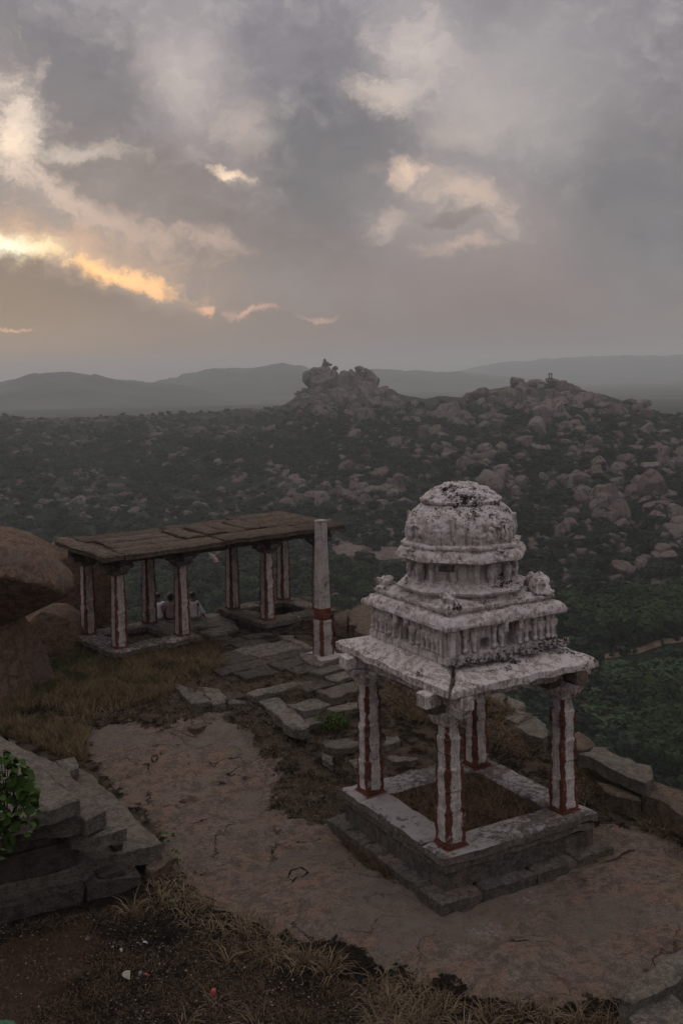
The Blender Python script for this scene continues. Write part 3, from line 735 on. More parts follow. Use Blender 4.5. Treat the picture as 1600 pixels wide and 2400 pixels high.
# ------------------------------------------------------------------ paving in front of the long pavilion
MX, MY, MA = -6.549, 29.477, .6706
def M2w(u, v): return (MX+u*math.cos(MA)-v*math.sin(MA), MY+u*math.sin(MA)+v*math.cos(MA))
pv = empty('stone_pavement', 'old uneven granite slab paving with grass in its joints before the long pavilion', 'pavement', (MX, MY, 0), MA)
pv['kind'] = 'structure'; del pv['category']; del pv['label']
cr2 = lambda u, v: ((350+u/2.851)/D, (1450+v/2.851)/D)
PAVE = [cr2(*p) for p in ((330, 110), (520, 60), (800, 90), (1000, 190), (1240, 330), (1400, 420), (1420, 640), (1290, 600), (1180, 660), (1090, 690), (880, 485), (640, 480), (640, 560), (520, 540), (340, 440), (250, 440), (440, 370), (440, 250), (500, 180))]
v = -8.0; k = 0; rp = random.Random(11)
while v < .2:
    dv = rp.uniform(.42, .8); u = -1 + rp.uniform(0, 1)
    while u < 11:
        du = rp.uniform(.8, 2.1)
        cx, cy = M2w(u+du/2, v+dv/2); z = float(gz0(np.array(cx), np.array(cy)))
        X_, Y_ = proj(cx, cy, z)
        if bool(inpoly(X_, Y_, PAVE)) and rp.random() > .05:
            g_ = .012
            t_ = rp.gauss(0, .010)
            poly = [(a_+rp.gauss(0, .025), c_+rp.gauss(0, .025), z+.015+rp.gauss(0, .006)+t_) for a_, c_ in ((u+g_, v+g_), (u+du-g_, v+g_), (u+du-g_, v+dv-g_), (u+g_, v+dv-g_))]
            me = slab_mesh('paving_slab', poly, .2, .022, .02, .35, k)
            o = link('paving_slab', me, STONE if rp.random() < .6 else DSTONE, pv); k += 1
        u += du
    v += dv
for i, (q, z_) in enumerate((([(135, 425), (325, 462), (420, 548), (415, 556), (285, 562)], .07), ([(330, 455), (470, 465), (520, 520), (515, 548), (425, 566)], .06), ([(665, 500), (850, 500), (1070, 700), (1070, 722), (950, 728)], .13),
               ([(520, 545), (560, 530), (660, 548), (640, 556), (530, 560)], .03), ([(860, 110), (930, 105), (1110, 190), (1060, 205)], .06), ([(985, 225), (1100, 228), (1175, 292), (1160, 304), (1070, 300)], .08))):
    P_ = [cr2(*p) for p in q]; g0 = atg(sum(p[0] for p in P_)/len(P_), sum(p[1] for p in P_)/len(P_)).z
    px_slab('paving_slab', P_, g0+z_, .26, STONE, pv, seed=50+i, bev=.03, jag=.02)
# loose flat stones in the dirt
fl = [((740, 1700), (790, 1695), (835, 1705), (800, 1718), (750, 1715)), ((735, 1725), (760, 1735), (765, 1755), (745, 1745)), ((885, 1690), (915, 1692), (918, 1702), (880, 1712)), ((890, 1735), (955, 1728), (965, 1742), (900, 1750)),
      ((430, 1668), (470, 1655), (490, 1660), (450, 1673)), ((800, 1745), (835, 1738), (850, 1752), (815, 1762))]
flab = ['flat pale stone bedded in the dirt below the long paving slab', 'small upright chip of pale stone in the dirt beside the painted column', 'pale flat stone behind the left painted column of the shrine',
        'broad flat stone just outside the back edge of the shrine base', 'thin reddish flake of rock lying at the top of the rock sheet', 'small pale stone half buried in weeds left of the shrine']
for i, q in enumerate(fl):
    gq = atg(*q[0]); g0 = float(gz(np.array([gq.x]), np.array([gq.y]))[0]); o = px_slab('flat_stone', q, g0+.035, .16, STONE if i != 4 else BSTONE, seed=90+i, bev=.02, jag=.02, step=.12); tag(o, flab[i], 'stone')

# ------------------------------------------------------------------ parapet stones on the right edge
cr5 = lambda u, v: ((1200+u/3.92)/D, (1450+v/3.92)/D)
par = empty('parapet_wall', 'broken low parapet of rough granite blocks along the cliff edge behind the shrine', 'wall', tuple(atz(1330, 1760, -1.0)))
bpy.context.view_layer.update()
PS = [([(-330, 575), (-210, 600), (-170, 660), (-60, 690), (-90, 760), (-40, 800), (-130, 850), (-230, 800), (-330, 740)], -.62, .25, STONE),
      ([(-60, 700), (60, 745), (125, 800), (60, 830), (190, 870), (150, 900), (60, 960), (-30, 930), (-120, 850), (-30, 800)], -.66, .28, STONE),
      ([(70, 900), (190, 885), (240, 905), (310, 965), (325, 1060), (290, 1085), (180, 1070), (20, 985), (-10, 940)], -.72, .4, STONE),
      ([(560, 1050), (610, 1030), (720, 1090), (765, 1165), (640, 1205), (560, 1180)], -.75, .4, BSTONE),
      ([(600, 1235), (740, 1172), (850, 1180), (1000, 1262), (1280, 1350), (1300, 1440), (1220, 1505), (1000, 1420), (830, 1330), (740, 1275)], -.72, .3, STONE),
      ([(1300, 1490), (1420, 1530), (1568, 1570), (1800, 1640), (1900, 1800), (1800, 1930), (1560, 1790), (1340, 1660), (1180, 1590)], -.98, .5, BSTONE),
      ([(760, 1490), (1000, 1530), (1200, 1600), (1180, 1680), (900, 1600)], -1.12, .4, BSTONE),
      ([(-360, 740), (-200, 820), (-20, 960), (-60, 1010), (-300, 860), (-400, 800)], -.85, .4, BSTONE)]
for i, (q, z_, th, mt) in enumerate(PS): px_slab('block', [cr5(*p) for p in q], z_, th, mt, par, seed=120+i, bev=.03, jag=.03, step=.25)
# ledge of rock right of the shrine
ld = px_slab('ledge_stone', [cr5(*p) for p in ((690, 1930), (860, 1890), (1000, 1990), (1120, 2100), (1000, 2150), (960, 2190), (820, 2235), (700, 2180))], -1.5, .22, BSTONE, seed=140, bev=.02)
tag(ld, 'broad flat brown rock ledge beside the right corner of the shrine base', 'rock')
# two cut blocks bottom right
cr4 = lambda u, v: ((800+u/1.96)/D, (2000+v/1.96)/D)
bk1 = px_slab('cut_block', [cr4(*p) for p in ((1265, 650), (1420, 515), (1568, 425), (1750, 330), (1800, 420), (1568, 560), (1500, 612), (1445, 642), (1340, 690))], -1.15, .55, STONE, seed=150, bev=.035, jag=.025)
tag(bk1, 'long rough grey granite block lying in the bottom right corner', 'block')
bk2 = px_slab('cut_block', [cr4(*p) for p in ((1345, 705), (1440, 655), (1500, 620), (1568, 685), (1700, 800), (1500, 1000), (1300, 900))], -1.3, .5, STONE, seed=151, bev=.04, jag=.03)
tag(bk2, 'angular grey granite block below the long one at the bottom right edge', 'block')

# ------------------------------------------------------------------ stepped dry stone wall lower left
crw = lambda u, v: ((u/3.136)/D, (1650+v/3.136)/D)
wl = empty('dry_stone_wall', 'stepped stack of long grey granite slabs in the lower left corner', 'wall', tuple(atz(150, 2100, -1.75)))
bpy.context.view_layer.update()
f0 = atz(*crw(0, 1665), -1.75); f1 = atz(*crw(600, 1515), -1.75); fd = (f1-f0).normalized(); fn = Vector((-fd.y, fd.x, 0))
if fn.y < 0: fn = -fn
def face_block(q, depth, seed, mat, setback=0., name='stone'):
    """block whose front face (outline q in the survey photo) stands in the wall's face plane"""
    pts_ = []
    for p in q:
        d = ray(*crw(*p)); o_ = Vector((0, 0, CH)); t = (f0+fn*setback-o_).dot(fn)/d.dot(fn); pts_.append(o_+d*t)
    rg = random.Random(seed); bm = bmesh.new()
    c_ = sum(pts_, Vector())/len(pts_)
    P2 = []
    for i, p in enumerate(pts_):
        q_ = pts_[(i+1) % len(pts_)]; n = max(1, int((q_-p).length/.3))
        for k in range(n): P2.append(p.lerp(q_, k/n)+Vector((rg.gauss(0, .008), rg.gauss(0, .008), rg.gauss(0, .01) if k else 0)))
    a_ = [bm.verts.new(c_+(p-c_)*(1-.03/max(.1, (p-c_).length))-fn*.0) for p in P2]
    b_ = [bm.verts.new(p+fn*(.03+rg.gauss(0, .008))) for p in P2]; c2_ = [bm.verts.new(p+fn*depth) for p in P2]; n = len(P2)
    bm.faces.new(a_)
    for i in range(n):
        j = (i+1) % n; bm.faces.new((a_[j], a_[i], b_[i], b_[j])); bm.faces.new((b_[j], b_[i], c2_[i], c2_[j]))
    bm.faces.new(c2_[::-1]); bmesh.ops.recalc_face_normals(bm, faces=bm.faces)
    me = bpy.data.meshes.new(name)
    for v_ in bm.verts: v_.co = v_.co - wl.location
    bm.to_mesh(me); bm.free()
    return link(name, me, mat, wl)
FB = [([(-500, 1610), (-500, 1790), (0, 1668), (590, 1512), (612, 1460), (630, 1348), (440, 1385), (0, 1492)], .8, 0),
      ([(650, 1362), (700, 1310), (930, 1270), (1040, 1268), (1030, 1330), (800, 1440), (665, 1532), (640, 1450)], .7, .05),
      ([(-500, 1270), (-500, 1480), (0, 1358), (300, 1270), (520, 1200), (580, 1110), (612, 1003), (430, 1035), (0, 1142)], .9, .25),
      ([(-500, 1090), (-500, 1240), (0, 1128), (425, 1020), (435, 925), (200, 955), (0, 985)], .8, .3),
      ([(438, 940), (520, 915), (545, 990), (440, 1022)], .5, .32), ([(408, 868), (520, 838), (530, 900), (410, 915)], .5, .34),
      ([(320, 895), (402, 878), (405, 935), (325, 942)], .4, .36), ([(560, 900), (620, 870), (625, 990), (575, 995)], .3, .35),
      ([(200, 945), (310, 918), (310, 930), (200, 955)], .4, .4), ([(730, 1275), (925, 1212), (930, 1240), (830, 1285), (760, 1290)], .5, .1),
      ([(820, 1290), (900, 1262), (905, 1285), (835, 1312)], .4, .1), ([(825, 1040), (905, 1020), (912, 1065), (835, 1100)], .3, .5)]
for i, (q, dp, sb) in enumerate(FB): face_block(q, dp, 160+i, DSTONE if i not in (7,) else BSTONE, sb)
TS = [([(1190, 1018), (1060, 890), (860, 680), (620, 468), (300, 395), (-100, 500), (-600, 1150), (-600, 1500), (0, 1345), (590, 1182), (910, 1088)], -1.05, .34, STONE),
      ([(938, 905), (900, 868), (760, 850), (560, 760), (300, 900), (640, 985)], -.42, .27, STONE),
      ([(782, 765), (650, 640), (520, 500), (380, 408), (240, 345), (-100, 300), (0, 900), (590, 830), (628, 850)], -.02, .33, STONE),
      ([(592, 700), (440, 555), (240, 345), (110, 285), (0, 222), (-350, 60), (-700, 300), (-450, 985), (210, 825)], .33, .30, STONE),
      ([(400, 412), (550, 374), (584, 465), (500, 492)], -.62, .28, STONE), ([(290, 400), (350, 390), (380, 425), (330, 440)], -.6, .2, STONE),
      ([(-350, 60), (-50, 205), (60, 255), (120, 262), (110, 285), (0, 240), (-700, 330)], .22, .3, STONE)]
for i, (q, z_, th, mt) in enumerate(TS): px_slab('slab', [crw(*p) for p in q], z_, th, mt, wl, seed=180+i, bev=.03, jag=.022, step=.25)
o = px_slab('stone', [crw(*p) for p in ((1060, 1190), (1180, 1080), (1235, 1060), (1260, 1130), (1200, 1180), (1110, 1235))], -1.38, .3, BSTONE, wl, seed=195); o['label'] = 'reddish broken stone wedged under the lowest slab'
core = link('rubble_core', slab_mesh('rubble_core', [tuple(p-wl.location) for p in (f0+fn*.6-fd*4+Vector((0, 0, 1.55)), f0+fn*.6+fd*1.0+Vector((0, 0, 1.55)), f0+fn*3.2+fd*1.0+Vector((0, 0, 1.55)), f0+fn*3.2-fd*4+Vector((0, 0, 1.55)))], 1.9), DSTONE, wl)
core2 = link('rubble_core', slab_mesh('rubble_core', [tuple(p-wl.location) for p in (f0+fn*.5-fd*4+Vector((0, 0, .45)), f0+fn*.5+fd*2.0+Vector((0, 0, .45)), f0+fn*4.2+fd*2.0+Vector((0, 0, .45)), f0+fn*4.2-fd*4+Vector((0, 0, .45)))], .9), DSTONE, wl)

# ------------------------------------------------------------------ big boulders on the left
m, b = material('red_brown_granite')
pos = b.node('ShaderNodeNewGeometry').outputs['Position']
c, n1, n2, n3 = stone_color(b, pos, 2, .6, (.17, .118, .086), (.075, .055, .042), (.20, .125, .083))
c = b.mix(b.ss(b.noise(b.map(pos, scale=(1, 1, .5)), .7, 6, .65), .5, .66, 0, .7), c, (.12, .10, .085))
h = b.m('ADD', b.noise(pos, 3, 9, .7), b.m('MULTIPLY', b.noise(pos, 30, 4, .7), .15)); finish(b, c, .92, h, .12, 1.0); REDG = m
def near_boulder(px, py, dist, w, h, dep, seed, rot, label, amp=.16):
    d = ray(px, py); k = math.hypot(d.x, d.y); d = d/k; p = Vector((d.x*dist, d.y*dist, CH+d.z*dist)); s = dist/2398.5*D
    me = boulder_mesh('boulder', seed, 5, 2 if seed == 401 else 6, amp); me.materials.clear(); me.materials.append(REDG)
    o = link('boulder', me, None, None, p); o.scale = (w*s, dep, h*s); o.rotation_euler = rot; return tag(o, label, 'boulder')
near_boulder(5, 1336, 28.5, 310, 225, 3.4, 401, (0, R(14), R(10)), 'huge red brown granite boulder leaning out at the left edge')
near_boulder(178, 1392, 36, 205, 320, 3.0, 404, (0, R(6), R(-10)), 'tall red brown boulder wedged behind the left end of the long pavilion')
near_boulder(-8, 1560, 29.0, 225, 470, 2.8, 407, (0, R(-27), 0), 'sloping grey brown boulder at the left edge below the leaning one', .1)
near_boulder(60, 1490, 33, 300, 200, 3.4, 409, (0, 0, R(40)), 'dark boulder in the hollow under the leaning boulder', .15)
# ------------------------------------------------------------------ whitewash and plaster
def washmat(name, zlo, zhi, dirt=.5, brown=.3, upstain=.5, side=True, obj=True):
    m, b = material(name)
    tc_ = b.node('ShaderNodeTexCoord'); P = tc_.outputs['Object']; g = b.node('ShaderNodeNewGeometry'); z = b.sep(P)[2]
    nz = b.sep(g.outputs['Normal'])[2]
    fine = b.noise(P, 24, 7, .75); med = b.noise(P, 6, 6, .7); big = b.noise(P, 1.7, 4, .6); streak = b.noise(b.map(P, scale=(9, 9, .9)), 1.5, 5, .65)
    c = b.mix(b.ss(med, .46, .56), (.84, .775, .73), (.68, .61, .56))
    c = b.mix(b.m('MULTIPLY', b.ss(streak, .52, .6), b.ss(nz, .5, .2, .15, .75)), c, (.26, .215, .185))
    tan = b.ss(b.m('ADD', b.m('MULTIPLY', med, .6), b.m('MULTIPLY', fine, .4)), .5, .56)
    c = b.mix(b.m('MULTIPLY', tan, brown), c, (.40, .32, .25))
    zf = b.ss(z, zlo, zhi)
    k = b.m('ADD', b.m('ADD', fine, b.m('MULTIPLY', b.m('SUBTRACT', med, .5), .9)), b.m('MULTIPLY', b.m('SUBTRACT', big, .5), 1.1))
    th = b.m('SUBTRACT', .80, b.m('ADD', b.m('MULTIPLY', zf, dirt*.15), b.m('MULTIPLY', b.ss(nz, .1, .9), upstain*.10)))
    if side: th = b.m('SUBTRACT', th, b.m('MULTIPLY', b.ss(b.sep(P)[0], -1.4, 1.6), b.m('MULTIPLY', b.ss(b.sep(P)[1], .9, -1.4), .095)))
    bl = b.ss(k, th, b.m('ADD', th, .03))
    c = b.mix(b.ss(k, b.m('SUBTRACT', th, .07), th, 0, .6), c, (.22, .175, .14))
    c = b.mix(b.m('MULTIPLY', bl, .95), c, (.028, .022, .018))
    h = b.m('ADD', b.m('MULTIPLY', b.noise(P, 9, 9, .75), 1.), b.m('ADD', b.m('MULTIPLY', fine, .55), b.m('MULTIPLY', bl, -.4)))
    finish(b, c, .9, h, .08, 1.0)
    return m
PLAS = washmat('old_plaster', 4.5, 5.6, 1.0, .55, .5)
PLAS_LO = washmat('old_plaster_walls', 3, 9, .35, .25, .5)
# painted column: white faces, brick red arrises and foot
def colmat(name, half, foot=.07, cap=9., zband=None, base=(.80, .735, .69), redw=.51):
    m, b = material(name)
    P = b.node('ShaderNodeTexCoord').outputs['Object']; s = b.sep(P); rnd_ = b.node('ShaderNodeObjectInfo').outputs['Random']
    Pn = b.vm('ADD', P, b.comb(b.m('MULTIPLY', rnd_, 31), b.m('MULTIPLY', rnd_, 7), b.m('MULTIPLY', rnd_, 13)))
    mn = b.m('MINIMUM', b.m('ABSOLUTE', s[0]), b.m('ABSOLUTE', s[1]))
    jit = b.m('MULTIPLY', b.m('SUBTRACT', b.noise(b.map(Pn, scale=(1, 1, .7)), 7, 6, .7), .5), half*.95)
    red = b.ss(b.m('ADD', mn, jit), half*redw, half*(redw+.05))
    ft = b.ss(b.m('ADD', s[2], b.m('MULTIPLY', jit, .5)), foot+.02, foot)
    red = b.m('MAXIMUM', red, ft)
    if zband: red = b.m('MAXIMUM', b.m('MULTIPLY', b.ss(s[2], zband[0], zband[0]+.02), b.ss(s[2], zband[1]+.02, zband[1])), b.m('MULTIPLY', red, b.ss(s[2], zband[0]+.02, zband[0])))
    fine = b.noise(Pn, 22, 8, .75); med = b.noise(Pn, 3.5, 6, .7); speck = b.noise(Pn, 60, 3, .8); streak = b.noise(b.map(Pn, scale=(10, 10, .8)), 1.6, 5, .65)
    w = b.mix(b.ss(med, .45, .56), base, tuple(v*.75 for v in base)); w = b.mix(b.ss(streak, .51, .6, 0, .6), w, tuple(v*.5 for v in base))
    w = b.mix(b.ss(speck, .52, .6, 0, .7), w, (.25, .21, .18)); w = b.mix(b.ss(b.m('ADD', fine, b.m('MULTIPLY', b.m('SUBTRACT', med, .5), .7)), .6, .64, 0, .85), w, (.10, .08, .065))
    r_ = b.mix(b.ss(med, .35, .7), (.19, .058, .032), (.09, .032, .02)); r_ = b.mix(b.ss(fine, .53, .6, 0, .7), r_, (.06, .028, .022))
    wear = b.ss(b.noise(Pn, 5, 6, .75), .66, .56, .5, .97)
    c = b.mix(b.m('MULTIPLY', red, wear), w, r_)
    h = b.m('ADD', b.noise(Pn, 12, 8, .75), b.m('MULTIPLY', speck, .3)); finish(b, c, .9, h, .06, 1.0)
    return m
def painted_stone(name, amount=.5, cols=None, base=(.19, .165, .14), zlo=-1.5, zhi=-.6):
    m, b = material(name)
    P = b.node('ShaderNodeTexCoord').outputs['Object']; s = b.sep(P); g = b.node('ShaderNodeNewGeometry'); nz = b.sep(g.outputs['Normal'])[2]
    c, n1, n2, n3 = stone_color(b, P, 5, .7, base, tuple(v*.5 for v in base), (.17, .13, .1))
    n = b.noise(P, 6, 9, .8); dr = b.noise(b.map(P, scale=(8, 8, .5)), 1.2, 5, .75); big = b.noise(P, .9, 3, .5)
    zf = b.ss(s[2], zlo, zhi)
    lf = b.ss(s[0], .8, -1.6)
    k = b.m('ADD', b.m('ADD', b.m('MULTIPLY', n, .5), b.m('MULTIPLY', dr, .3)), b.m('MULTIPLY', big, .25))
    th = b.m('SUBTRACT', .70, b.m('ADD', b.m('ADD', b.m('MULTIPLY', zf, .16*amount), b.m('MULTIPLY', b.ss(nz, .4, .95), b.m('MULTIPLY', zf, .30*amount))), b.m('MULTIPLY', lf, .12*amount)))
    mask = b.ss(k, th, b.m('ADD', th, .06))
    c = b.mix(b.m('MULTIPLY', mask, .85), c, (.47, .43, .405))
    if cols:
        hw, hh, r_ = cols
        dx = b.m('ABSOLUTE', b.m('SUBTRACT', b.m('ABSOLUTE', s[0]), hw)); dy = b.m('ABSOLUTE', b.m('SUBTRACT', b.m('ABSOLUTE', s[1]), hh))
        dd = b.m('ADD', b.m('MAXIMUM', dx, dy), b.m('MULTIPLY', b.m('SUBTRACT', b.noise(P, 9, 5, .7), .5), .09))
        c = b.mix(b.m('MULTIPLY', b.m('MULTIPLY', b.ss(dd, r_+.02, r_), b.ss(s[2], zhi-.1, zhi-.05)), .85), c, (.19, .05, .032))
    h = b.m('ADD', b.noise(P, 10, 9, .75), b.m('ADD', b.m('MULTIPLY', n2, .3), b.m('MULTIPLY', mask, .2))); finish(b, c, .92, h, .07, 1.0)
    return m

# ------------------------------------------------------------------ small domed shrine
SX, SY, SA = 2.352, 20.371, .5219
G0 = -1.586; ZP = -.675; ZC = 1.571
sh = empty('domed_shrine', 'small open whitewashed stone shrine with four red striped columns and a weathered plaster dome', 'shrine', (SX, SY, 0), SA)
CW = (1.372, 1.403)
PL = painted_stone('limewashed_plinth', .46, (CW[0], CW[1], .25), zlo=-1.7, zhi=-.72)
def ringcourse(name, hu, hv, wd, z0, z1, mat, n=(2, 2), seed=0, skip=(), **kw):
    """four sides of a square course, each side of n stones butted end to end"""
    out = []; k = 0
    rg = random.Random(seed)
    for side in range(4):
        L0, L1 = ((-hu, hu) if side in (0, 2) else (-hv+wd, hv-wd)); m_ = n[side % 2]
        cuts = [L0] + [L0+(L1-L0)*(i+rg.uniform(-.15, .15))/m_ for i in range(1, m_)] + [L1]
        for i in range(m_):
            a_, c_ = cuts[i]+.004, cuts[i+1]-.004
            if side == 0: r_ = rect(a_, c_, -hv, -hv+wd, z1)
            elif side == 2: r_ = rect(a_, c_, hv-wd, hv, z1)
            elif side == 1: r_ = rect(hu-wd, hu, a_, c_, z1)
            else: r_ = rect(-hu, -hu+wd, a_, c_, z1)
            if (side, i) in skip: continue
            dz = rg.gauss(0, .006)
            out.append(link(name, slab_mesh(name, [(p[0], p[1], p[2]+dz) for p in r_], z1-z0+dz, seed=seed*31+k, **kw), mat, sh)); k += 1
    return out
BASEM = painted_stone('stained_base', .12, zlo=-1.9, zhi=-.9, base=(.13, .115, .098))
ringcourse('base_stone', 1.84+.22, 1.867+.22, .75, G0-.1, G0+.24, BASEM, (4, 4), 1, jag=.02, bev=.03)
ringcourse('wall_stone', 1.775, 1.80, .5, G0+.23, ZP-.30, BASEM, (3, 3), 2, jag=.008, bev=.012)
ringcourse('moulding_stone', 1.80, 1.827, .6, ZP-.305, ZP-.165, PL, (2, 2), 3, jag=.008, bev=.02)
ringcourse('top_slab', 1.84, 1.867, .74, ZP-.17, ZP, PL, (1, 1), 4, jag=.018, bev=.035)
link('earth_fill', slab_mesh('earth_fill', rect(-1.2, 1.2, -1.2, 1.2, ZP-.22), .6), bpy.data.materials['terrace_rock_and_soil'], sh)

def col_mesh(name, prof, seed=0, jit=.006):
    """prof: (z, half width, chamfer fraction)"""
    rg = random.Random(seed); V = []; Fs = []; P = []
    for (z0, h0, c0), (z1, h1, c1) in zip(prof[:-1], prof[1:]):
        n = max(1, int((z1-z0)/.09))
        for i in range(n): t = i/n; P.append((z0+(z1-z0)*t, h0+(h1-h0)*t, c0+(c1-c0)*t))
    P.append(prof[-1])
    for z, h, cf in P:
        c_ = h*cf
        base = [(h-c_, h), (c_-h, h), (-h, h-c_), (-h, c_-h), (c_-h, -h), (h-c_, -h), (h, c_-h), (h, h-c_)]
        for i, (x, y) in enumerate(base):
            V.append((x+rg.gauss(0, jit), y+rg.gauss(0, jit), z))
    n = len(P)
    for k in range(n-1):
        for i in range(8): j = (i+1) % 8; Fs.append((k*8+i, k*8+j, k*8+8+j, k*8+8+i))
    Fs.append(tuple(range(7, -1, -1))); Fs.append(tuple((n-1)*8+i for i in range(8)))
    me = bpy.data.meshes.new(name); me.from_pydata(V, [], Fs); bm = bmesh.new(); bm.from_mesh(me); bmesh.ops.recalc_face_normals(bm, faces=bm.faces); bm.to_mesh(me); bm.free()
    return me
CH_ = ZC-ZP
CM = colmat('red_striped_whitewash', .2)
prof = [(0, .222, .06), (.03, .222, .06), (.035, .205, .08), (.62, .203, .08), (.66, .203, .10), (.70, .183, .30), (1.00, .180, .30), (1.04, .195, .14), (1.42, .192, .14), (1.46, .176, .30), (1.70, .174, .30), (1.74, .19, .12), (2.0, .188, .12), (2.03, .165, .3), (CH_+.002, .165, .3)]
cm_ = col_mesh('column', prof, 3); cm_.materials.append(CM)
CAPM = washmat('limewashed_capital', 9, 10, .3, .9, .2)
RAWC = painted_stone('raw_capital', .5, zlo=-9, zhi=3, base=(.2, .15, .115))
for i, (a_, c_) in enumerate(((-1, -1), (-1, 1), (1, -1), (1, 1))):
    o = link('column', cm_, None, sh, (a_*CW[0], c_*CW[1], ZP)); o.rotation_euler = (0, 0, 0)
    cp = link('capital', slab_mesh('capital', rect(-.27, .27, -.27, .27, .24), .24, jag=.015, bev=.03, seed=i, taper=.09), CAPM, sh, (a_*CW[0], c_*CW[1], ZC))
    # cross corbels
    for ax in (0, 1):
        lo, hi = -.55, .42
        d_ = a_ if ax == 0 else c_
        r_ = rect(-.5, .5, -.15, .15, .17) if ax == 0 else rect(-.15, .15, -.52, .52, .168)
        br = link('bracket', slab_mesh('bracket', r_, .175, jag=.02, bev=.035, seed=20+i*2+ax, taper=.05), CAPM if (i, ax) not in ((0, 0), (2, 0)) else RAWC, sh, (a_*CW[0], c_*CW[1], ZC+.235+(.0 if ax == 0 else -.003)))
ZB = ZC+.40
for i, (r_, nm) in enumerate(((rect(-1.98, 1.98, -1.56, -1.24, ZB+.26), 0), (rect(-1.98, 1.98, 1.24, 1.56, ZB+.26), 0), (rect(-1.53, -1.21, -1.98, 1.98, ZB+.255), 1), (rect(1.21, 1.53, -1.98, 1.98, ZB+.255), 1))):
    if nm == 1: r_ = [(x, math.copysign(min(abs(y), 1.235), y), z) for x, y, z in r_]
    link('beam', slab_mesh('beam', r_, .26, jag=.012, bev=.03, seed=40+i), CAPM, sh)
for i, (x, y) in enumerate(((-1.37, -1.78), (-1.37, 1.78), (1.37, -1.78), (1.37, 1.78))):
    link('beam_end', slab_mesh('beam_end', rect(x-.15, x+.15, y-.2, y+.2, ZB+.25), .26, jag=.015, bev=.04, seed=50+i), CAPM if i < 2 else RAWC, sh)
# roof slabs: outer edges lower than the inner ones
ZR = 2.40; ZI = 2.66; RWu, RWv = 1.80, 1.98
ROOFM = washmat('limewashed_roof', 9, 10, .3, .8, .25)
i0 = 1.0
rs_ = [[(-RWu, -RWv+.0, ZR), (-RWu-.02, RWv, ZR+.02), (-i0, i0, ZI), (-i0, -i0, ZI), (-RWu+.45, -RWv+.5, ZR+.1)],
       [(-RWu+.06, -RWv-.01, ZR-.01), (RWu, -RWv+.02, ZR), (i0, -i0, ZI), (-i0+.05, -i0, ZI), (-RWu+.50, -RWv+.46, ZR+.1)],
       [(RWu, -RWv+.05, ZR), (RWu, RWv, ZR), (i0, i0, ZI), (i0, -i0+.04, ZI)],
       [(-RWu, RWv+.02, ZR), (RWu-.04, RWv+.02, ZR), (i0, i0+.02, ZI), (-i0, i0+.02, ZI)]]
for i, q in enumerate(rs_):
    link('roof_slab', slab_mesh('roof_slab', q, .17, jag=.022, bev=.045, seed=60+i, wob=.012, step=.3), ROOFM, sh)
link('roof_slab', slab_mesh('roof_slab', rect(-1.2, 1.2, -1.2, 1.2, ZI-.02), .16, seed=66), ROOFM, sh)

# --- plaster tower
def ring_pts(A_, cf, rd, n=96):
    """outline with half width A_, corner cut cf*A_, blended rd towards a circle; n points"""
    c_ = A_*cf
    pl = [(A_, -(A_-c_)), (A_, A_-c_), (A_-c_, A_), (-(A_-c_), A_), (-A_, A_-c_), (-A_, -(A_-c_)), (-(A_-c_), -A_), (A_-c_, -A_)]
    if cf == 0: pl = [(A_, -A_), (A_, A_), (-A_, A_), (-A_, -A_)]
    L_ = [math.dist(pl[i], pl[(i+1) % len(pl)]) for i in range(len(pl))]; T = sum(L_); out = []
    # points per edge proportional, corners kept
    tot = 0
    ns = [max(1, round(n*l/T)) for l in L_]
    while sum(ns) != n: k = ns.index(max(ns)); ns[k] += 1 if sum(ns) < n else -1
    for i, k in enumerate(ns):
        p, q = pl[i], pl[(i+1) % len(pl)]
        for j in range(k): t = j/k; out.append((p[0]+(q[0]-p[0])*t, p[1]+(q[1]-p[1])*t))
    if rd:
        rr_ = A_*1.04; o2 = []
        for x, y in out: r_ = math.hypot(x, y); s = rr_/r_*rd+(1-rd); o2.append((x*s, y*s))
        out = o2
    return out
def loft_mesh(name, prof, n=96, vstep=.035, disp=.012, fr=3.2, seed=0, smooth=42):
    """prof: (half, z, cut, round)"""
    V = []; rows = []; off = Vector((seed*7.1, seed*3.3, seed))
    P = []
    for p, q in zip(prof[:-1], prof[1:]):
        k = max(1, int(math.hypot(q[0]-p[0], q[1]-p[1])/vstep))
        for i in range(k): t = i/k; P.append([p[j]+(q[j]-p[j])*t for j in range(4)])
    P.append(list(prof[-1]))
    for A_, z, cf, rd in P: rows.append([Vector((x, y, z)) for x, y in ring_pts(max(A_, .01), cf, rd, n)])
    for r_ in rows:
        for p in r_:
            d1 = mnoise.noise(p*fr+off); d2 = mnoise.noise(p*fr*3.1+off); d3 = mnoise.noise(p*fr*8+off)
            k = disp*(d1*.45+d2*.4+d3*.45)
            ch_ = mnoise.noise(p*2.2*fr+off*1.7)+.45*mnoise.noise(p*5.5*fr+off)
            if ch_ > .22: k -= min(ch_-.22, .16)*disp*5
            h = Vector((p.x, p.y, 0)); h = h.normalized() if h.length > .02 else Vector((0, 0, 1))
            V.append(p+h*k+Vector((0, 0, k*.7)))
    Fs = []; m_ = len(rows)
    for a_ in range(m_-1):
        for i in range(n): j = (i+1) % n; Fs.append((a_*n+i, a_*n+j, (a_+1)*n+j, (a_+1)*n+i))
    Fs.append(tuple(range(n-1, -1, -1))); Fs.append(tuple((m_-1)*n+i for i in range(n)))
    me = bpy.data.meshes.new(name); me.from_pydata([tuple(v) for v in V], [], Fs)
    for p in me.polygons: p.use_smooth = True
    me.set_sharp_from_angle(angle=R(smooth))
    return me
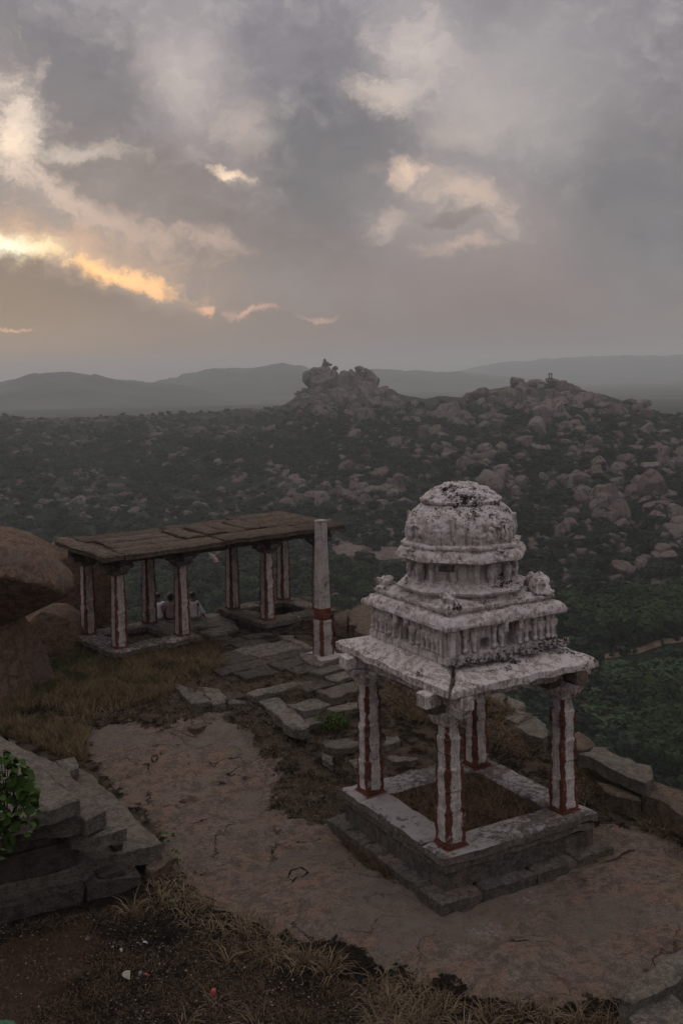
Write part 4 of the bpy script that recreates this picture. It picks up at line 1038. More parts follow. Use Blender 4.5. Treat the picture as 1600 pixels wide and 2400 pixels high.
def cut(me, boxes):
    """carve pockets (box: centre, size, rot z, arch?)"""
    o = bpy.data.objects.new('tmp', me); col.objects.link(o); tmp = []
    for (c_, s_, rz, arch) in boxes:
        bm = bmesh.new()
        if arch:
            pr = [(-.5, -.5), (.5, -.5), (.5, .2), (.38, .38), (.2, .48), (0, .54), (-.2, .48), (-.38, .38), (-.5, .2)]
            a_ = [bm.verts.new((x*s_[0], -s_[1]/2, y*s_[2])) for x, y in pr]; d_ = [bm.verts.new((x*s_[0], s_[1]/2, y*s_[2])) for x, y in pr]
            bm.faces.new(a_); bm.faces.new(d_[::-1])
            for i in range(len(pr)): j = (i+1) % len(pr); bm.faces.new((a_[j], a_[i], d_[i], d_[j]))
            bmesh.ops.recalc_face_normals(bm, faces=bm.faces)
        else:
            bmesh.ops.create_cube(bm, size=1)
            for v_ in bm.verts: v_.co = Vector((v_.co.x*s_[0]+rnd.uniform(-.02, .02), v_.co.y*s_[1], v_.co.z*s_[2]+rnd.uniform(-.02, .02)))
        m2 = bpy.data.meshes.new('c'); bm.to_mesh(m2); bm.free(); c2 = bpy.data.objects.new('c', m2); col.objects.link(c2)
        c2.location = c_; c2.rotation_euler = (0, 0, rz); tmp.append(c2)
        md = o.modifiers.new('b', 'BOOLEAN'); md.object = c2; md.operation = 'DIFFERENCE'; md.solver = 'EXACT'
    dg = bpy.context.evaluated_depsgraph_get(); dg.update()
    r_ = bpy.data.meshes.new_from_object(o.evaluated_get(dg)); r_.name = me.name
    for t in tmp+[o]: bpy.data.objects.remove(t)
    r_.set_sharp_from_angle(angle=R(42))
    return r_
HS = 1.30
storey = loft_mesh('storey_wall', [(HS+.06, 2.60, 0, 0), (HS+.06, 2.74, 0, 0), (HS, 2.76, 0, 0), (HS-.01, 3.30, 0, 0)], 120, .05, .012, seed=1)
storey = cut(storey, [((-HS, .12, 2.99), (.34, .7, .52), R(90), True), ((.16, -HS, 2.99), (.30, .5, .50), 0, True), ((-.45, -HS, 2.90), (.22, .4, .2), 0, False), ((.62, -HS, 2.86), (.14, .3, .2), 0, False),
                      ((-HS, -.95, 2.82), (.12, .3, .1), R(90), False), ((-.12, -HS, 3.0), (.1, .2, .3), 0, False)])
link('storey_wall', storey, PLAS_LO, sh)
link('cornice', loft_mesh('cornice', [(1.26, 3.24, 0, 0), (1.42, 3.24, 0, 0), (1.475, 3.27, 0, 0), (1.47, 3.33, 0, 0), (1.42, 3.42, 0, .02), (1.33, 3.47, 0, 0), (1.24, 3.485, 0, 0), (1.24, 3.53, 0, 0), (1.29, 3.54, 0, 0), (1.29, 3.59, 0, 0), (1.18, 3.61, 0, 0), (1.16, 3.66, 0, .03), (.9, 3.70, 0, .05)], 160, .028, .035, 3.0, 2), PLAS, sh)
OC = .625
link('octagonal_base', loft_mesh('octagonal_base', [(1.13, 3.55, OC, 0), (1.13, 3.70, OC, 0), (1.17, 3.71, OC, 0), (1.17, 3.74, OC, 0), (1.25, 3.76, OC, 0), (1.26, 3.80, OC, 0), (1.16, 3.84, OC, 0), (1.10, 3.86, OC, 0), (1.08, 3.93, OC, 0), (.9, 3.95, OC, 0)], 112, .03, .018, 3, 3), PLAS_LO, sh)
ca, sa_ = -math.sqrt(.5), -math.sqrt(.5)
neck = loft_mesh('neck', [(.99, 3.88, OC, 0), (.98, 4.44, OC, 0)], 96, .05, .008, 3, 4)
# carve each face back as a panel; a hole broken through the front one
bx = []
for k in range(8):
    an = k*math.pi/4; ap = .985 if k % 2 == 0 else (.985*2-.985*OC)/math.sqrt(2)
    wd = .52 if k % 2 == 0 else .74
    bx.append(((math.cos(an)*ap, math.sin(an)*ap, 4.17), (wd, .09, .40), an+math.pi/2, False))
an = math.radians(225); ap = (.985*2-.985*OC)/math.sqrt(2)
bx.append(((math.cos(an)*ap-math.sin(an)*-.16*1, math.sin(an)*ap+math.cos(an)*-.16*1, 4.20), (.30, .5, .13), an+math.pi/2, False))
neck = cut(neck, bx); link('neck', neck, PLAS_LO, sh)
for k in range(8):   # corner posts of the neck
    an = math.radians(22.5+45*k); sgn = 1 if k % 2 == 0 else -1
    pl_ = [(.99, .37), (.37, .99), (-.37, .99), (-.99, .37), (-.99, -.37), (-.37, -.99), (.37, -.99), (.99, -.37)][k]
    link('corner_post', slab_mesh('corner_post', [(pl_[0]+.055*math.cos(t), pl_[1]+.055*math.sin(t), 4.40) for t in np.linspace(0, 2*math.pi, 7)[:-1]], .5, jag=.004, bev=.01, seed=k), PLAS_LO, sh)
link('eave', loft_mesh('eave', [(.95, 4.36, OC, 0), (1.20, 4.355, OC, 0), (1.275, 4.375, OC, 0), (1.265, 4.43, OC, 0), (1.20, 4.53, OC, 0), (1.14, 4.57, OC, 0), (1.14, 4.60, OC, 0), (1.17, 4.61, OC, 0), (1.17, 4.65, OC, 0), (1.10, 4.67, OC, .1), (1.0, 4.70, OC, .1)], 128, .028, .026, 3.2, 5), PLAS, sh)
link('dome', loft_mesh('dome', [(1.05, 4.64, OC, .1), (1.075, 4.72, OC, .15), (1.10, 4.84, OC, .25), (1.09, 4.96, OC, .3), (1.04, 5.10, OC, .35), (.95, 5.24, OC, .4), (.83, 5.35, OC, .45), (.72, 5.42, OC, .5), (.70, 5.46, OC, .5)], 128, .03, .034, 2.6, 6), PLAS, sh)
link('dome_cap', loft_mesh('dome_cap', [(.66, 5.40, OC, .5), (.79, 5.42, OC, .5), (.80, 5.47, OC, .5), (.72, 5.52, OC, .6), (.66, 5.58, OC, .6), (.58, 5.62, OC, .7), (.52, 5.68, OC, .8), (.38, 5.72, OC, .9), (.33, 5.77, OC, .9), (.1, 5.79, OC, 1), (.01, 5.79, OC, 1)], 96, .026, .04, 3.4, 7), PLAS, sh)
def lumps(name, els, seed=0, disp=.012, sub=2):
    """one continuous eroded lump from overlapping ellipsoids (remeshed)"""
    bm = bmesh.new()
    for (x, y, z, a_, c_, e_) in els:
        r_ = bmesh.ops.create_icosphere(bm, subdivisions=sub, radius=1, matrix=Matrix.Translation((x, y, z)) @ Matrix.Diagonal((a_, c_, e_, 1)))
    off = Vector((seed, seed*2.2, 0))
    for v_ in bm.verts: v_.co += v_.co.normalized()*mnoise.noise(v_.co*9+off)*disp*2
    for f_ in bm.faces: f_.smooth = True
    me = bpy.data.meshes.new(name); bm.to_mesh(me); bm.free()
    o = bpy.data.objects.new('t', me); col.objects.link(o); md = o.modifiers.new('r', 'REMESH'); md.mode = 'VOXEL'; md.voxel_size = max(.009, max(e[5] for e in els)*.09)
    dg = bpy.context.evaluated_depsgraph_get(); dg.update(); r_ = bpy.data.meshes.new_from_object(o.evaluated_get(dg)); bpy.data.objects.remove(o); r_.name = name
    for p in r_.polygons: p.use_smooth = True
    return r_
def figure_mesh(seed):
    g_ = random.Random(seed); s = g_.choice((-1, 1)); e = g_.uniform(.0, .015)
    return lumps('carved_figure', [(0, 0, .455, .040, .045, .05), (0, 0, .40, .03, .03, .04), (0, .01, .335, .075, .05, .06), (.0+e*s, 0, .27, .05, .045, .06), (e*s, 0, .21, .068, .05, .05), (-.03, 0, .12, .034, .038, .10), (.03, 0, .12, .034, .038, .10),
                  (-.035, -.01, .03, .035, .05, .03), (.035, -.01, .03, .035, .05, .03), (-.085, 0, .30, .024, .03, .075), (.085, 0, .30, .024, .03, .075), (s*.07, -.02, .235, .03, .03, .03), (0, .045, .25, .09, .03, .28)], seed)
figs = [figure_mesh(i) for i in range(7)]
for f_ in figs: f_.materials.append(PLAS_LO)
pil = slab_mesh('pilaster', rect(-.045, .045, -.05, .05, .5), .5, jag=.004, bev=.012, seed=3); pil.materials.append(PLAS_LO)
pil2 = lumps('pilaster', [(0, 0, .06, .07, .06, .05), (0, 0, .2, .045, .045, .2), (0, 0, .36, .06, .055, .05), (0, 0, .45, .075, .06, .05)], 3); pil2.materials.append(PLAS_LO)
for t, kd in ((-1.22, 'p'), (-1.08, 'f'), (-.92, 'f'), (-.74, 'f'), (-.58, 'f'), (-.42, 'q'), (-.20, 'f'), (.42, 'f'), (.58, 'q'), (.72, 'f'), (.90, 'f'), (1.06, 'f'), (1.22, 'q')):
    me_ = {'p': pil, 'q': pil2, 'f': figs[rnd.randrange(7)]}[kd]
    o = link('pilaster' if kd != 'f' else 'carved_figure', me_, None, sh, (-HS-.045, t, 2.755)); o.rotation_euler = (0, 0, R(-90)); o.scale = (rnd.uniform(.9, 1.2), rnd.uniform(.8, 1.2), rnd.uniform(.93, 1.05))
for t, kd in ((-1.2, 'P'), (-.93, 'q'), (-.70, 'f'), (-.25, 'q'), (-.05, 'f'), (.38, 'f'), (.52, 'q'), (.74, 'q'), (.90, 'f'), (1.06, 'q'), (1.2, 'f')):
    me_ = {'P': pil, 'p': pil, 'q': pil2, 'f': figs[rnd.randrange(7)]}[kd]
    o = link('pilaster' if kd != 'f' else 'carved_figure', me_, None, sh, (t, -HS-.045, 2.755)); o.scale = (1.05 if kd != 'P' else 2.2, 1, 1.02)
# hoods over the two niches
def arch_mesh(name, r_, w_, tk, seed):
    els = []
    for a_ in np.linspace(-20, 200, 13): els.append((math.cos(R(a_))*r_, 0, math.sin(R(a_))*r_, w_, tk, w_))
    els.append((0, 0, r_*1.35, w_*1.1, tk, w_*1.3))
    return lumps(name, els, seed, .012)
am = arch_mesh('niche_hood', .17, .06, .07, 5); am.materials.append(PLAS)
o = link('niche_hood', am, None, sh, (-HS-.07, .12, 3.17)); o.rotation_euler = (0, 0, R(90)); o.scale = (1.15, 1.2, 1.2)
o = link('niche_hood', am, None, sh, (.16, -HS-.07, 3.17)); o.scale = (1.1, 1.3, 1.25)
# figures on the neck corners and worn lumps on the platform corners
for k, (an, off) in enumerate(((225-42, .0), (225+42, 0), (225-66, 0), (225+66, 0), (225+95, 0), (225-95, 0))):
    rr_ = 1.07; o = link('carved_figure', figs[k % 4], None, sh, (math.cos(R(an))*rr_, math.sin(R(an))*rr_, 3.86)); o.rotation_euler = (0, 0, R(an+90)); o.scale = (1.25, 1.2, 1.0)
PLASD = washmat('blackened_plaster', -5, 0, .7, .8, .5)
def lump_at(name, x, y, z, s, seed, label=None, rz=0):
    me_ = lumps(name, [(0, 0, .14, .13, .14, .15), (.09, .09, .22, .05, .06, .1), (-.1, .08, .24, .05, .05, .08), (.12, -.02, .16, .05, .09, .05), (0, .1, .3, .05, .04, .06), (-.13, -.02, .2, .04, .07, .05), (.04, -.03, .27, .08, .09, .08), (-.08, .02, .1, .1, .12, .12), (.06, .05, .08, .12, .1, .1), (-.02, -.07, .2, .07, .08, .09), (.1, -.1, .05, .06, .06, .08), (-.09, -.09, .05, .06, .06, .08)], seed, .05, 3)
    me_.materials.append(PLASD); o = link(name, me_, None, sh, (x, y, z)); o.scale = s; o.rotation_euler = (0, 0, rz)
    if label: o['label'] = label
    return o
lump_at('corner_bull', -1.13, -1.13, 3.56, (.95, .95, 1.1), 1)
lump_at('corner_bull', 1.1, -1.05, 3.60, (1.5, 1.4, 1.15), 2, 'broken blackened corner sculpture', R(60))
lump_at('corner_bull', -1.1, 1.1, 3.56, (1.2, 1.1, .8), 3); lump_at('corner_bull', 1.1, 1.1, 3.56, (1, 1, 1), 4)
# kudu arches on dome and eave, worn away to knobs
kd = lumps('dome_arch', [(-.15, 0, 0, .06, .07, .13), (.15, .01, .02, .055, .07, .10), (-.11, 0, .13, .07, .08, .06), (.07, 0, .17, .09, .07, .05), (0, 0, .22, .05, .06, .05), (0, .05, .05, .12, .05, .12)], 8, .03); kd.materials.append(PLAS)
for k in range(4):
    an = k*90; o = link('dome_arch', kd, None, sh, (math.cos(R(an))*1.10, math.sin(R(an))*1.10, 4.84)); o.rotation_euler = (0, 0, R(an+90)); o.scale = (.95, .9, .95)
    o = link('eave_knob', kd, None, sh, (math.cos(R(an))*1.24, math.sin(R(an))*1.24, 4.46)); o.rotation_euler = (R(-15), 0, R(an+90)); o.scale = (.75, .8, .55)
rib = slab_mesh('dome_rib', rect(-.05, .05, -.05, .05, .55), .55, jag=.012, bev=.02, seed=9); rib.materials.append(PLAS)
for an in (225, 135, 315, 45):
    ap = 1.0; o = link('dome_rib', rib, None, sh, (math.cos(R(an))*1.055, math.sin(R(an))*1.055, 4.78)); o.rotation_euler = (0, R(0), R(an)); o.scale = (.7, .8, .75)
# dark rubble packed along the foot of the tower on the right
rub = random.Random(4); rmesh = [boulder_mesh('rubble', 500+i, 1, 2) for i in range(3)]
RUBM = washmat('blackened_rubble', -5, 2.0, 1.9, .8, .4)
for q in rmesh: q.materials.clear(); q.materials.append(RUBM)
for i in range(70):
    t = rub.uniform(-1.32, 1.45); o = link('rubble_stone', rmesh[i % 3], None, sh, (t, -HS-.08-rub.uniform(0, .13)*(1+.5*t/1.4), 2.58+max(0, t)*.04+rub.uniform(-.02, .06)+.03)); s = rub.uniform(.07, .17); o.scale = (s*1.5, s, s*.8); o.rotation_euler = (rub.uniform(-.3, .3), 0, rub.uniform(0, 6))
# moulding band along the top of the storey corners
# ------------------------------------------------------------------ long columned pavilion
mp = empty('columned_pavilion', 'long open granite pavilion of eight red striped columns under a flat roof of broken slabs', 'pavilion', (MX, MY, 0), MA)
Q = [0, 2.09, 5.22, 7.32]; DEP = 2.1
MPL = painted_stone('pavilion_plinth', .35, zlo=-2, zhi=.2, base=(.15, .128, .105))
def mp_ring(name, u0_, u1_, v0_, v1_, wd, z0, z1, seed, mat=None, kk=0):
    rg = random.Random(seed)
    for i, (r_) in enumerate((rect(u0_, (u0_+u1_)/2-.01, v0_, v0_+wd, z1), rect((u0_+u1_)/2+.01, u1_, v0_, v0_+wd, z1), rect(u0_, (u0_+u1_)/2-.01, v1_-wd, v1_, z1), rect((u0_+u1_)/2+.01, u1_, v1_-wd, v1_, z1),
                              rect(u0_, u0_+wd, v0_+wd+.01, v1_-wd-.01, z1), rect(u1_-wd, u1_, v0_+wd+.01, v1_-wd-.01, z1))):
        link(name, slab_mesh(name, r_, z1-z0, jag=.018, bev=.025, seed=seed+i), mat or MPL, mp)
mp_ring('plinth_slab', -.42, 2.5, -.42, 2.5, .72, -.02, .14, 201); mp_ring('plinth_stone', -.36, 2.44, -.36, 2.44, .6, -.7, -.025, 211, DSTONE)
mp_ring('plinth_slab', 4.8, 7.75, -.42, 2.5, .72, -.06, .107, 221); mp_ring('plinth_stone', 4.86, 7.69, -.36, 2.44, .6, -.9, -.065, 231, DSTONE)
mp_ring('footing_stone', 4.6, 7.9, -.65, 2.6, .5, -.9, -.30, 241, DSTONE)
MC = colmat('red_striped_faded_wash', .18, .05, base=(.60, .54, .49), redw=.55)
prof = [(0, .20, .06), (.03, .20, .06), (.035, .188, .10), (1.1, .175, .10), (2.15, .150, .10), (2.2, .150, .10)]
mcol = col_mesh('column', prof, 8, .008); mcol.materials.append(MC)
MCAP = painted_stone('pavilion_capital', .8, zlo=-2, zhi=2.5, base=(.19, .155, .125)); ROOFS = stonemat('roof_granite', (.15, .122, .095), (.06, .049, .04), (.17, .12, .085), .14)
for i, u in enumerate(Q):
    for v_ in (0, DEP):
        z = .14 if i < 2 else .107; hgt = 2.29-z
        o = link('column', mcol, None, mp, (u, v_+.06, z)); o.scale = (1, 1, hgt/2.2); o.rotation_euler = (R(rnd.gauss(0, .3)), R(rnd.gauss(0, .4)), 0)
        link('capital', slab_mesh('capital', rect(-.26, .26, -.26, .26, .15), .15, jag=.012, bev=.02, seed=300+i, taper=.07), MCAP, mp, (u, v_+.06, 2.285))
        link('bracket', slab_mesh('bracket', rect(-.48, .48, -.16, .16, .16), .16, jag=.014, bev=.03, seed=310+i, taper=.05), MCAP, mp, (u, v_+.06, 2.435))
        link('bracket', slab_mesh('bracket', rect(-.155, .155, -.5, .5, .158), .155, jag=.014, bev=.03, seed=320+i, taper=.05), MCAP, mp, (u, v_+.06, 2.435))
for v_ in (0.06, DEP+.06):
    cuts = [-.55, 1.05, 3.6, 6.3, 7.7]
    for i in range(4): link('beam', slab_mesh('beam', rect(cuts[i]+.01, cuts[i+1]-.01, v_-.14, v_+.14, 2.83), .235, jag=.012, bev=.02, seed=330+i), ROOFS, mp)
for u in Q: link('beam', slab_mesh('beam', rect(u-.14, u+.14, .21, DEP-.09, 2.825), .23, jag=.012, bev=.02, seed=340), ROOFS, mp); link('beam_end', slab_mesh('beam_end', rect(u-.17, u+.17, -.42, -.09, 2.82), .3, jag=.015, bev=.03, seed=341), ROOFS, mp)
def rslab(u0_, u1_, v0_, v1_, z, seed, tilt=0., th=.15, sk=0.):
    q = [(u0_, v0_, z), (u1_, v0_+sk, z), (u1_-.02, v1_+sk, z+tilt), (u0_+.02, v1_, z+tilt)]
    link('roof_slab', slab_mesh('roof_slab', q, th, jag=.02, bev=.028, seed=seed, step=.45, wob=.007), ROOFS, mp)
ZT = 3.0
rslab(-.78, -.18, -.78, 2.75, ZT, 401, .04, .15)
rslab(-.14, 3.15, -.80, .12, ZT-.01, 402, .05, .155); rslab(3.19, 6.15, -.78, .14, ZT+.02, 403, .04, .155); rslab(6.19, 7.85, -.75, .12, ZT, 404, .04, .155)
rslab(.0, 2.3, .22, .95, ZT+.03, 405, .03); rslab(.1, 2.35, 1.06, 1.9, ZT+.05, 406, .02)
for k, u in enumerate((2.45, 3.25, 4.0, 4.72)): rslab(u, u+.66, .25+.1*(k % 2), 1.95, ZT+.06+.03*(k % 2), 410+k, .05, sk=.05)
rslab(5.5, 7.75, .24, 1.0, ZT+.05, 420, .05); rslab(5.45, 7.8, 1.1, 1.95, ZT+.07, 421, .03)
rslab(-.1, 2.8, 2.02, 2.8, ZT+.03, 422, .02); rslab(2.85, 5.4, 2.05, 2.82, ZT+.05, 423, .02); rslab(5.45, 7.85, 2.02, 2.85, ZT+.08, 424, .04)
for k in range(6): link('under_slab', slab_mesh('under_slab', rect(-.5+k*1.42, -.5+k*1.42+1.38, -.3, 2.4, 2.96), .13, seed=430+k), ROOFS, mp)

# ------------------------------------------------------------------ lone pillar
lp_ = atg(742.5, 1506); lp_.z = float(gz0(lp_.x, lp_.y))
LM = colmat('pillar_wash', .225, .0, zband=(1.08, 1.42), base=(.58, .52, .47), redw=.58)
prof = [(0, .235, .1), (1.04, .228, .1), (1.06, .222, .12), (1.08, .212, .3), (1.42, .205, .35), (1.44, .200, .45), (3.88, .158, .5), (3.90, .15, .5), (3.93, .16, .3), (3.98, .165, .3)]
lpr = col_mesh('shaft', prof, 21, .006); lpr.materials.append(LM)
lt = empty('lone_pillar', 'single tall whitewashed pillar with a red band standing in front of the long pavilion', 'pillar', tuple(lp_), MA)
link('shaft', lpr, None, lt, (0, 0, 0))
link('footing', slab_mesh('footing', rect(-.5, .45, -.55, .5, .06), .3, jag=.03, bev=.03, seed=22), painted_stone('pillar_foot', 1.1, zlo=-2, zhi=0), lt)
# loose blocks behind the lone pillar
cr3 = lambda u, v: ((100+u/2.0907)/D, (1150+v/2.0907)/D)
for i, (q, z_, lb) in enumerate((([(1500, 640), (1512, 570), (1590, 548), (1640, 600), (1640, 700), (1540, 690)], .45, 'tall brown granite block between the lone pillar and the shrine'), ([(1425, 600), (1500, 575), (1520, 590), (1495, 640), (1430, 635)], .25, 'brown granite block just right of the lone pillar'))):
    o = px_slab('loose_block', [cr3(*p) for p in q], z_, .9, BSTONE, seed=440+i, bev=.05, jag=.05, step=.2); tag(o, lb, 'block')
# ------------------------------------------------------------------ plants, people, litter, valley life
def solid(name, rgb, rough=.8, spec=.2, var=.15, scale=8):
    m, b = material(name); P = b.node('ShaderNodeTexCoord').outputs['Object']
    n = b.noise(P, scale, 5, .65)
    c = b.mix(b.ss(n, .35, .65), rgb, tuple(v*(1-var*2) for v in rgb)); finish(b, c, rough, n, .01, spec=spec); return m
def bladesmat(name, c1, c2, c3=None):
    m, b = material(name); g = b.node('ShaderNodeNewGeometry'); rp_ = g.outputs['Random Per Island']
    c = b.mix(rp_, c1, c2)
    if c3: c = b.mix(b.ss(b.noise(g.outputs['Position'], 1.6, 3, .6), .5, .62), c, c3)
    finish(b, c, .8, spec=.08); return m
STRAW = bladesmat('dry_straw', (.27, .20, .12), (.09, .066, .04), (.13, .095, .058))
STRAWD = bladesmat('dark_straw', (.24, .165, .095), (.07, .048, .028))
GOLD = bladesmat('golden_grass', (.32, .24, .135), (.12, .09, .045), (.09, .085, .042))
WEED = bladesmat('green_weed', (.04, .07, .02), (.10, .14, .035))
BROWNG = bladesmat('brown_grass', (.17, .115, .07), (.06, .042, .026))
def inside_pts(polys, n, seed, clump=0., cs=1.2):
    rg = np.random.RandomState(seed); out = []
    W_ = [gpoly(p) for p in polys]
    ar = [abs(sum(p[i][0]*p[(i+1) % len(p)][1]-p[(i+1) % len(p)][0]*p[i][1] for i in range(len(p))))/2 for p in W_]
    T = sum(ar)
    for p, a_ in zip(W_, ar):
        k = int(n*a_/T); xs_ = [q[0] for q in p]; ys_ = [q[1] for q in p]; got = np.zeros((0, 2)); tries = 0
        while len(got) < k and tries < 40:
            c_ = np.stack([rg.uniform(min(xs_), max(xs_), 4*k+50), rg.uniform(min(ys_), max(ys_), 4*k+50)], 1)
            ok_ = inpoly(c_[:, 0], c_[:, 1], p)
            if clump: ok_ &= fbm(c_[:, 0]*cs, c_[:, 1]*cs, 3, seed) > rg.uniform(-.25, clump, len(c_))
            got = np.concatenate([got, c_[ok_]]); tries += 1
        out.append(got[:k])
    return np.concatenate(out)
def blades(name, xy, z, hgt, wid, mat, seed, lean=.5, label=None, cat=None, lay=None, curl=.5):
    """grass as real bent blades, one joined mesh"""
    rg = np.random.RandomState(seed); n = len(xy)
    h = hgt*rg.uniform(.45, 1.3, n); th = rg.uniform(0, 6.283, n); ln = np.abs(rg.normal(lean, .3, n))
    if lay is not None: th = lay + rg.normal(0, .6, n)
    dx, dy = np.cos(th), np.sin(th); ph = rg.uniform(0, 6.283, n); wx, wy = np.cos(ph)*wid/2, np.sin(ph)*wid/2
    x, y = xy[:, 0], xy[:, 1]
    vz = np.cos(np.clip(ln, 0, 1.5)); hz_ = np.sin(np.clip(ln, 0, 1.5))
    L1 = h*.5; mx_, my_, mz_ = x+dx*hz_*L1, y+dy*hz_*L1, z+vz*L1
    b2 = np.clip(ln+curl, 0, 2.1); tx, ty, tz = mx_+dx*np.sin(b2)*h*.55, my_+dy*np.sin(b2)*h*.55, mz_+np.cos(b2)*h*.55
    tz = np.maximum(tz, z+.01)
    V = np.stack([np.stack([x-wx, y-wy, z-.02], 1), np.stack([x+wx, y+wy, z-.02], 1), np.stack([mx_+wx*.8, my_+wy*.8, mz_], 1), np.stack([mx_-wx*.8, my_-wy*.8, mz_], 1), np.stack([tx, ty, tz], 1)], 1).reshape(-1, 3)
    i = np.arange(n)*5
    me = bpy.data.meshes.new(name)
    q = np.stack([i, i+1, i+2, i+3], 1); t = np.stack([i+3, i+2, i+4], 1)
    me.vertices.add(len(V)); me.vertices.foreach_set('co', V.astype(np.float32).ravel())
    li = np.concatenate([q.ravel(), t.ravel()]).astype(np.int32); me.loops.add(len(li)); me.loops.foreach_set('vertex_index', li)
    me.polygons.add(2*n); me.polygons.foreach_set('loop_start', np.concatenate([np.arange(n)*4, 4*n+np.arange(n)*3]).astype(np.int32)); me.polygons.foreach_set('loop_total', np.concatenate([np.full(n, 4), np.full(n, 3)]).astype(np.int32))
    me.update(calc_edges=True)
    o = link(name, me, mat); return tag(o, label, cat, kind='stuff')
def grass(name, polys, n, hgt, wid, mat, seed, clump=.1, **kw):
    xy = inside_pts(polys, n, seed, clump); return blades(name, xy, gz(xy[:, 0], xy[:, 1]), hgt, wid, mat, seed, **kw)
PA = [(-60, 1600), (110, 1560), (230, 1520), (380, 1490), (505, 1505), (520, 1530), (420, 1570), (380, 1600), (230, 1640), (200, 1690), (200, 1745), (150, 1740), (60, 1700), (-60, 1680)]
grass('dry_grass', [PA], 36000, .30, .012, GOLD, 1, .05, label='golden brown grass growing between the left boulders and the rock sheet', cat='grass')
grass('dark_grass', [[(130, 1510), (200, 1490), (460, 1455), (515, 1490), (500, 1520), (380, 1545), (150, 1560)]], 12000, .34, .012, BROWNG, 2, .05, label='tall dark grass against the plinth of the long pavilion', cat='grass')
grass('green_weeds', [[(120, 1520), (190, 1490), (280, 1510), (330, 1530), (280, 1555), (150, 1550)], [(725, 1645), (790, 1640), (800, 1665), (740, 1675)]], 7000, .2, .03, WEED, 3, .1, label='low green weeds by the pavilion plinth and the long paving slab', cat='weeds', lean=.8)
def sh2w(u, v): return (SX+u*math.cos(SA)-v*math.sin(SA), SY+u*math.sin(SA)+v*math.cos(SA))
rg = np.random.RandomState(9); uv = rg.uniform(-1.12, 1.12, (6500, 2)); xy = np.array([sh2w(*q) for q in uv])
blades('straw_grass', xy, np.full(len(xy), ZP-.24)+fbm(xy[:, 0]*1.5, xy[:, 1]*1.5, 3, 5)*.25, .36, .017, STRAWD, 5, .85, label='matted brown grass filling the inside of the shrine plinth', cat='grass')
grass('straw_grass', [[(880, 1560), (1100, 1590), (1220, 1660), (1250, 1720), (1200, 1740), (1100, 1690), (900, 1640)], [(1320, 1760), (1350, 1755), (1480, 1850), (1600, 1910), (1570, 1935), (1450, 1900), (1370, 1870), (1320, 1830)]], 12000, .36, .018, STRAW, 6, .08, lean=1.0, label='matted straw grass between the shrine and the parapet', cat='grass')
grass('straw_grass', [[(790, 1880), (830, 1900), (930, 1985), (900, 2030), (840, 1995), (780, 1930)]], 3800, .26, .012, BROWNG, 7, .1, lean=.9, label='brown grass along the left foot of the shrine', cat='grass')
G5 = [[(330, 2010), (390, 1985), (470, 2050), (600, 2120), (660, 2150), (640, 2190), (540, 2170), (430, 2120), (340, 2060)], [(560, 2130), (660, 2150), (800, 2185), (860, 2215), (830, 2230), (700, 2210), (600, 2190)],
      [(830, 2225), (920, 2230), (1040, 2275), (1230, 2320), (1420, 2275), (1450, 2370), (850, 2370)]]
grass('straw_clumps', G5, 3000, .38, .016, STRAW, 8, .1, lean=1.15, label='straw coloured grass hanging along the lower edge of the rock sheet', cat='grass', curl=.8)
# tufts: many blades from one root, splaying
rg = np.random.RandomState(12); tuft = []
for (tx, ty, k) in [(1010, 2300, 90), (1120, 2330, 100), (1190, 2320, 90), (1250, 2330, 120), (1330, 2330, 120), (1390, 2340, 90), (900, 2290, 70), (870, 2330, 60), (760, 2210, 90), (700, 2195, 80), (640, 2170, 60), (480, 2080, 60), (430, 2060, 50), (560, 2150, 60), (360, 2080, 40), (300, 2090, 40),
                   (965, 2340, 70), (500, 2290, 25), (430, 2330, 20), (520, 2190, 25), (1070, 2350, 80), (590, 2330, 30), (640, 1835, 40), (700, 1590, 40), (450, 1590, 40), (690, 1560, 50), (820, 1590, 70)]:
    p = atg(tx, ty); tuft.append(np.array([p.x, p.y])+rg.normal(0, .07, (k, 2)))
xy = np.concatenate(tuft); blades('straw_tufts', xy, gz(xy[:, 0], xy[:, 1]), .5, .018, STRAW, 13, .95, label='single tufts of dry straw standing in the dark soil', cat='grass', curl=.6)
grass('soil_thatch', [[(-60, 2130), (330, 2070), (450, 2120), (640, 2200), (900, 2260), (1420, 2370), (-60, 2370)]], 24000, .13, .009, BROWNG, 14, .12, lean=1.35, label='thin brown thatch lying over the dark foreground soil', cat='thatch', curl=.1)
grass('soil_thatch', [[(210, 1640), (400, 1590), (560, 1600), (700, 1690), (820, 1700), (800, 1900), (640, 1870), (610, 1780), (540, 1660)], [(430, 1520), (700, 1480), (820, 1620), (780, 1680), (560, 1600), (400, 1590)]], 15000, .14, .011, STRAW, 15, .14, lean=1.2, label='thin straw in the dirt and in the joints of the paving', cat='thatch', curl=.2)
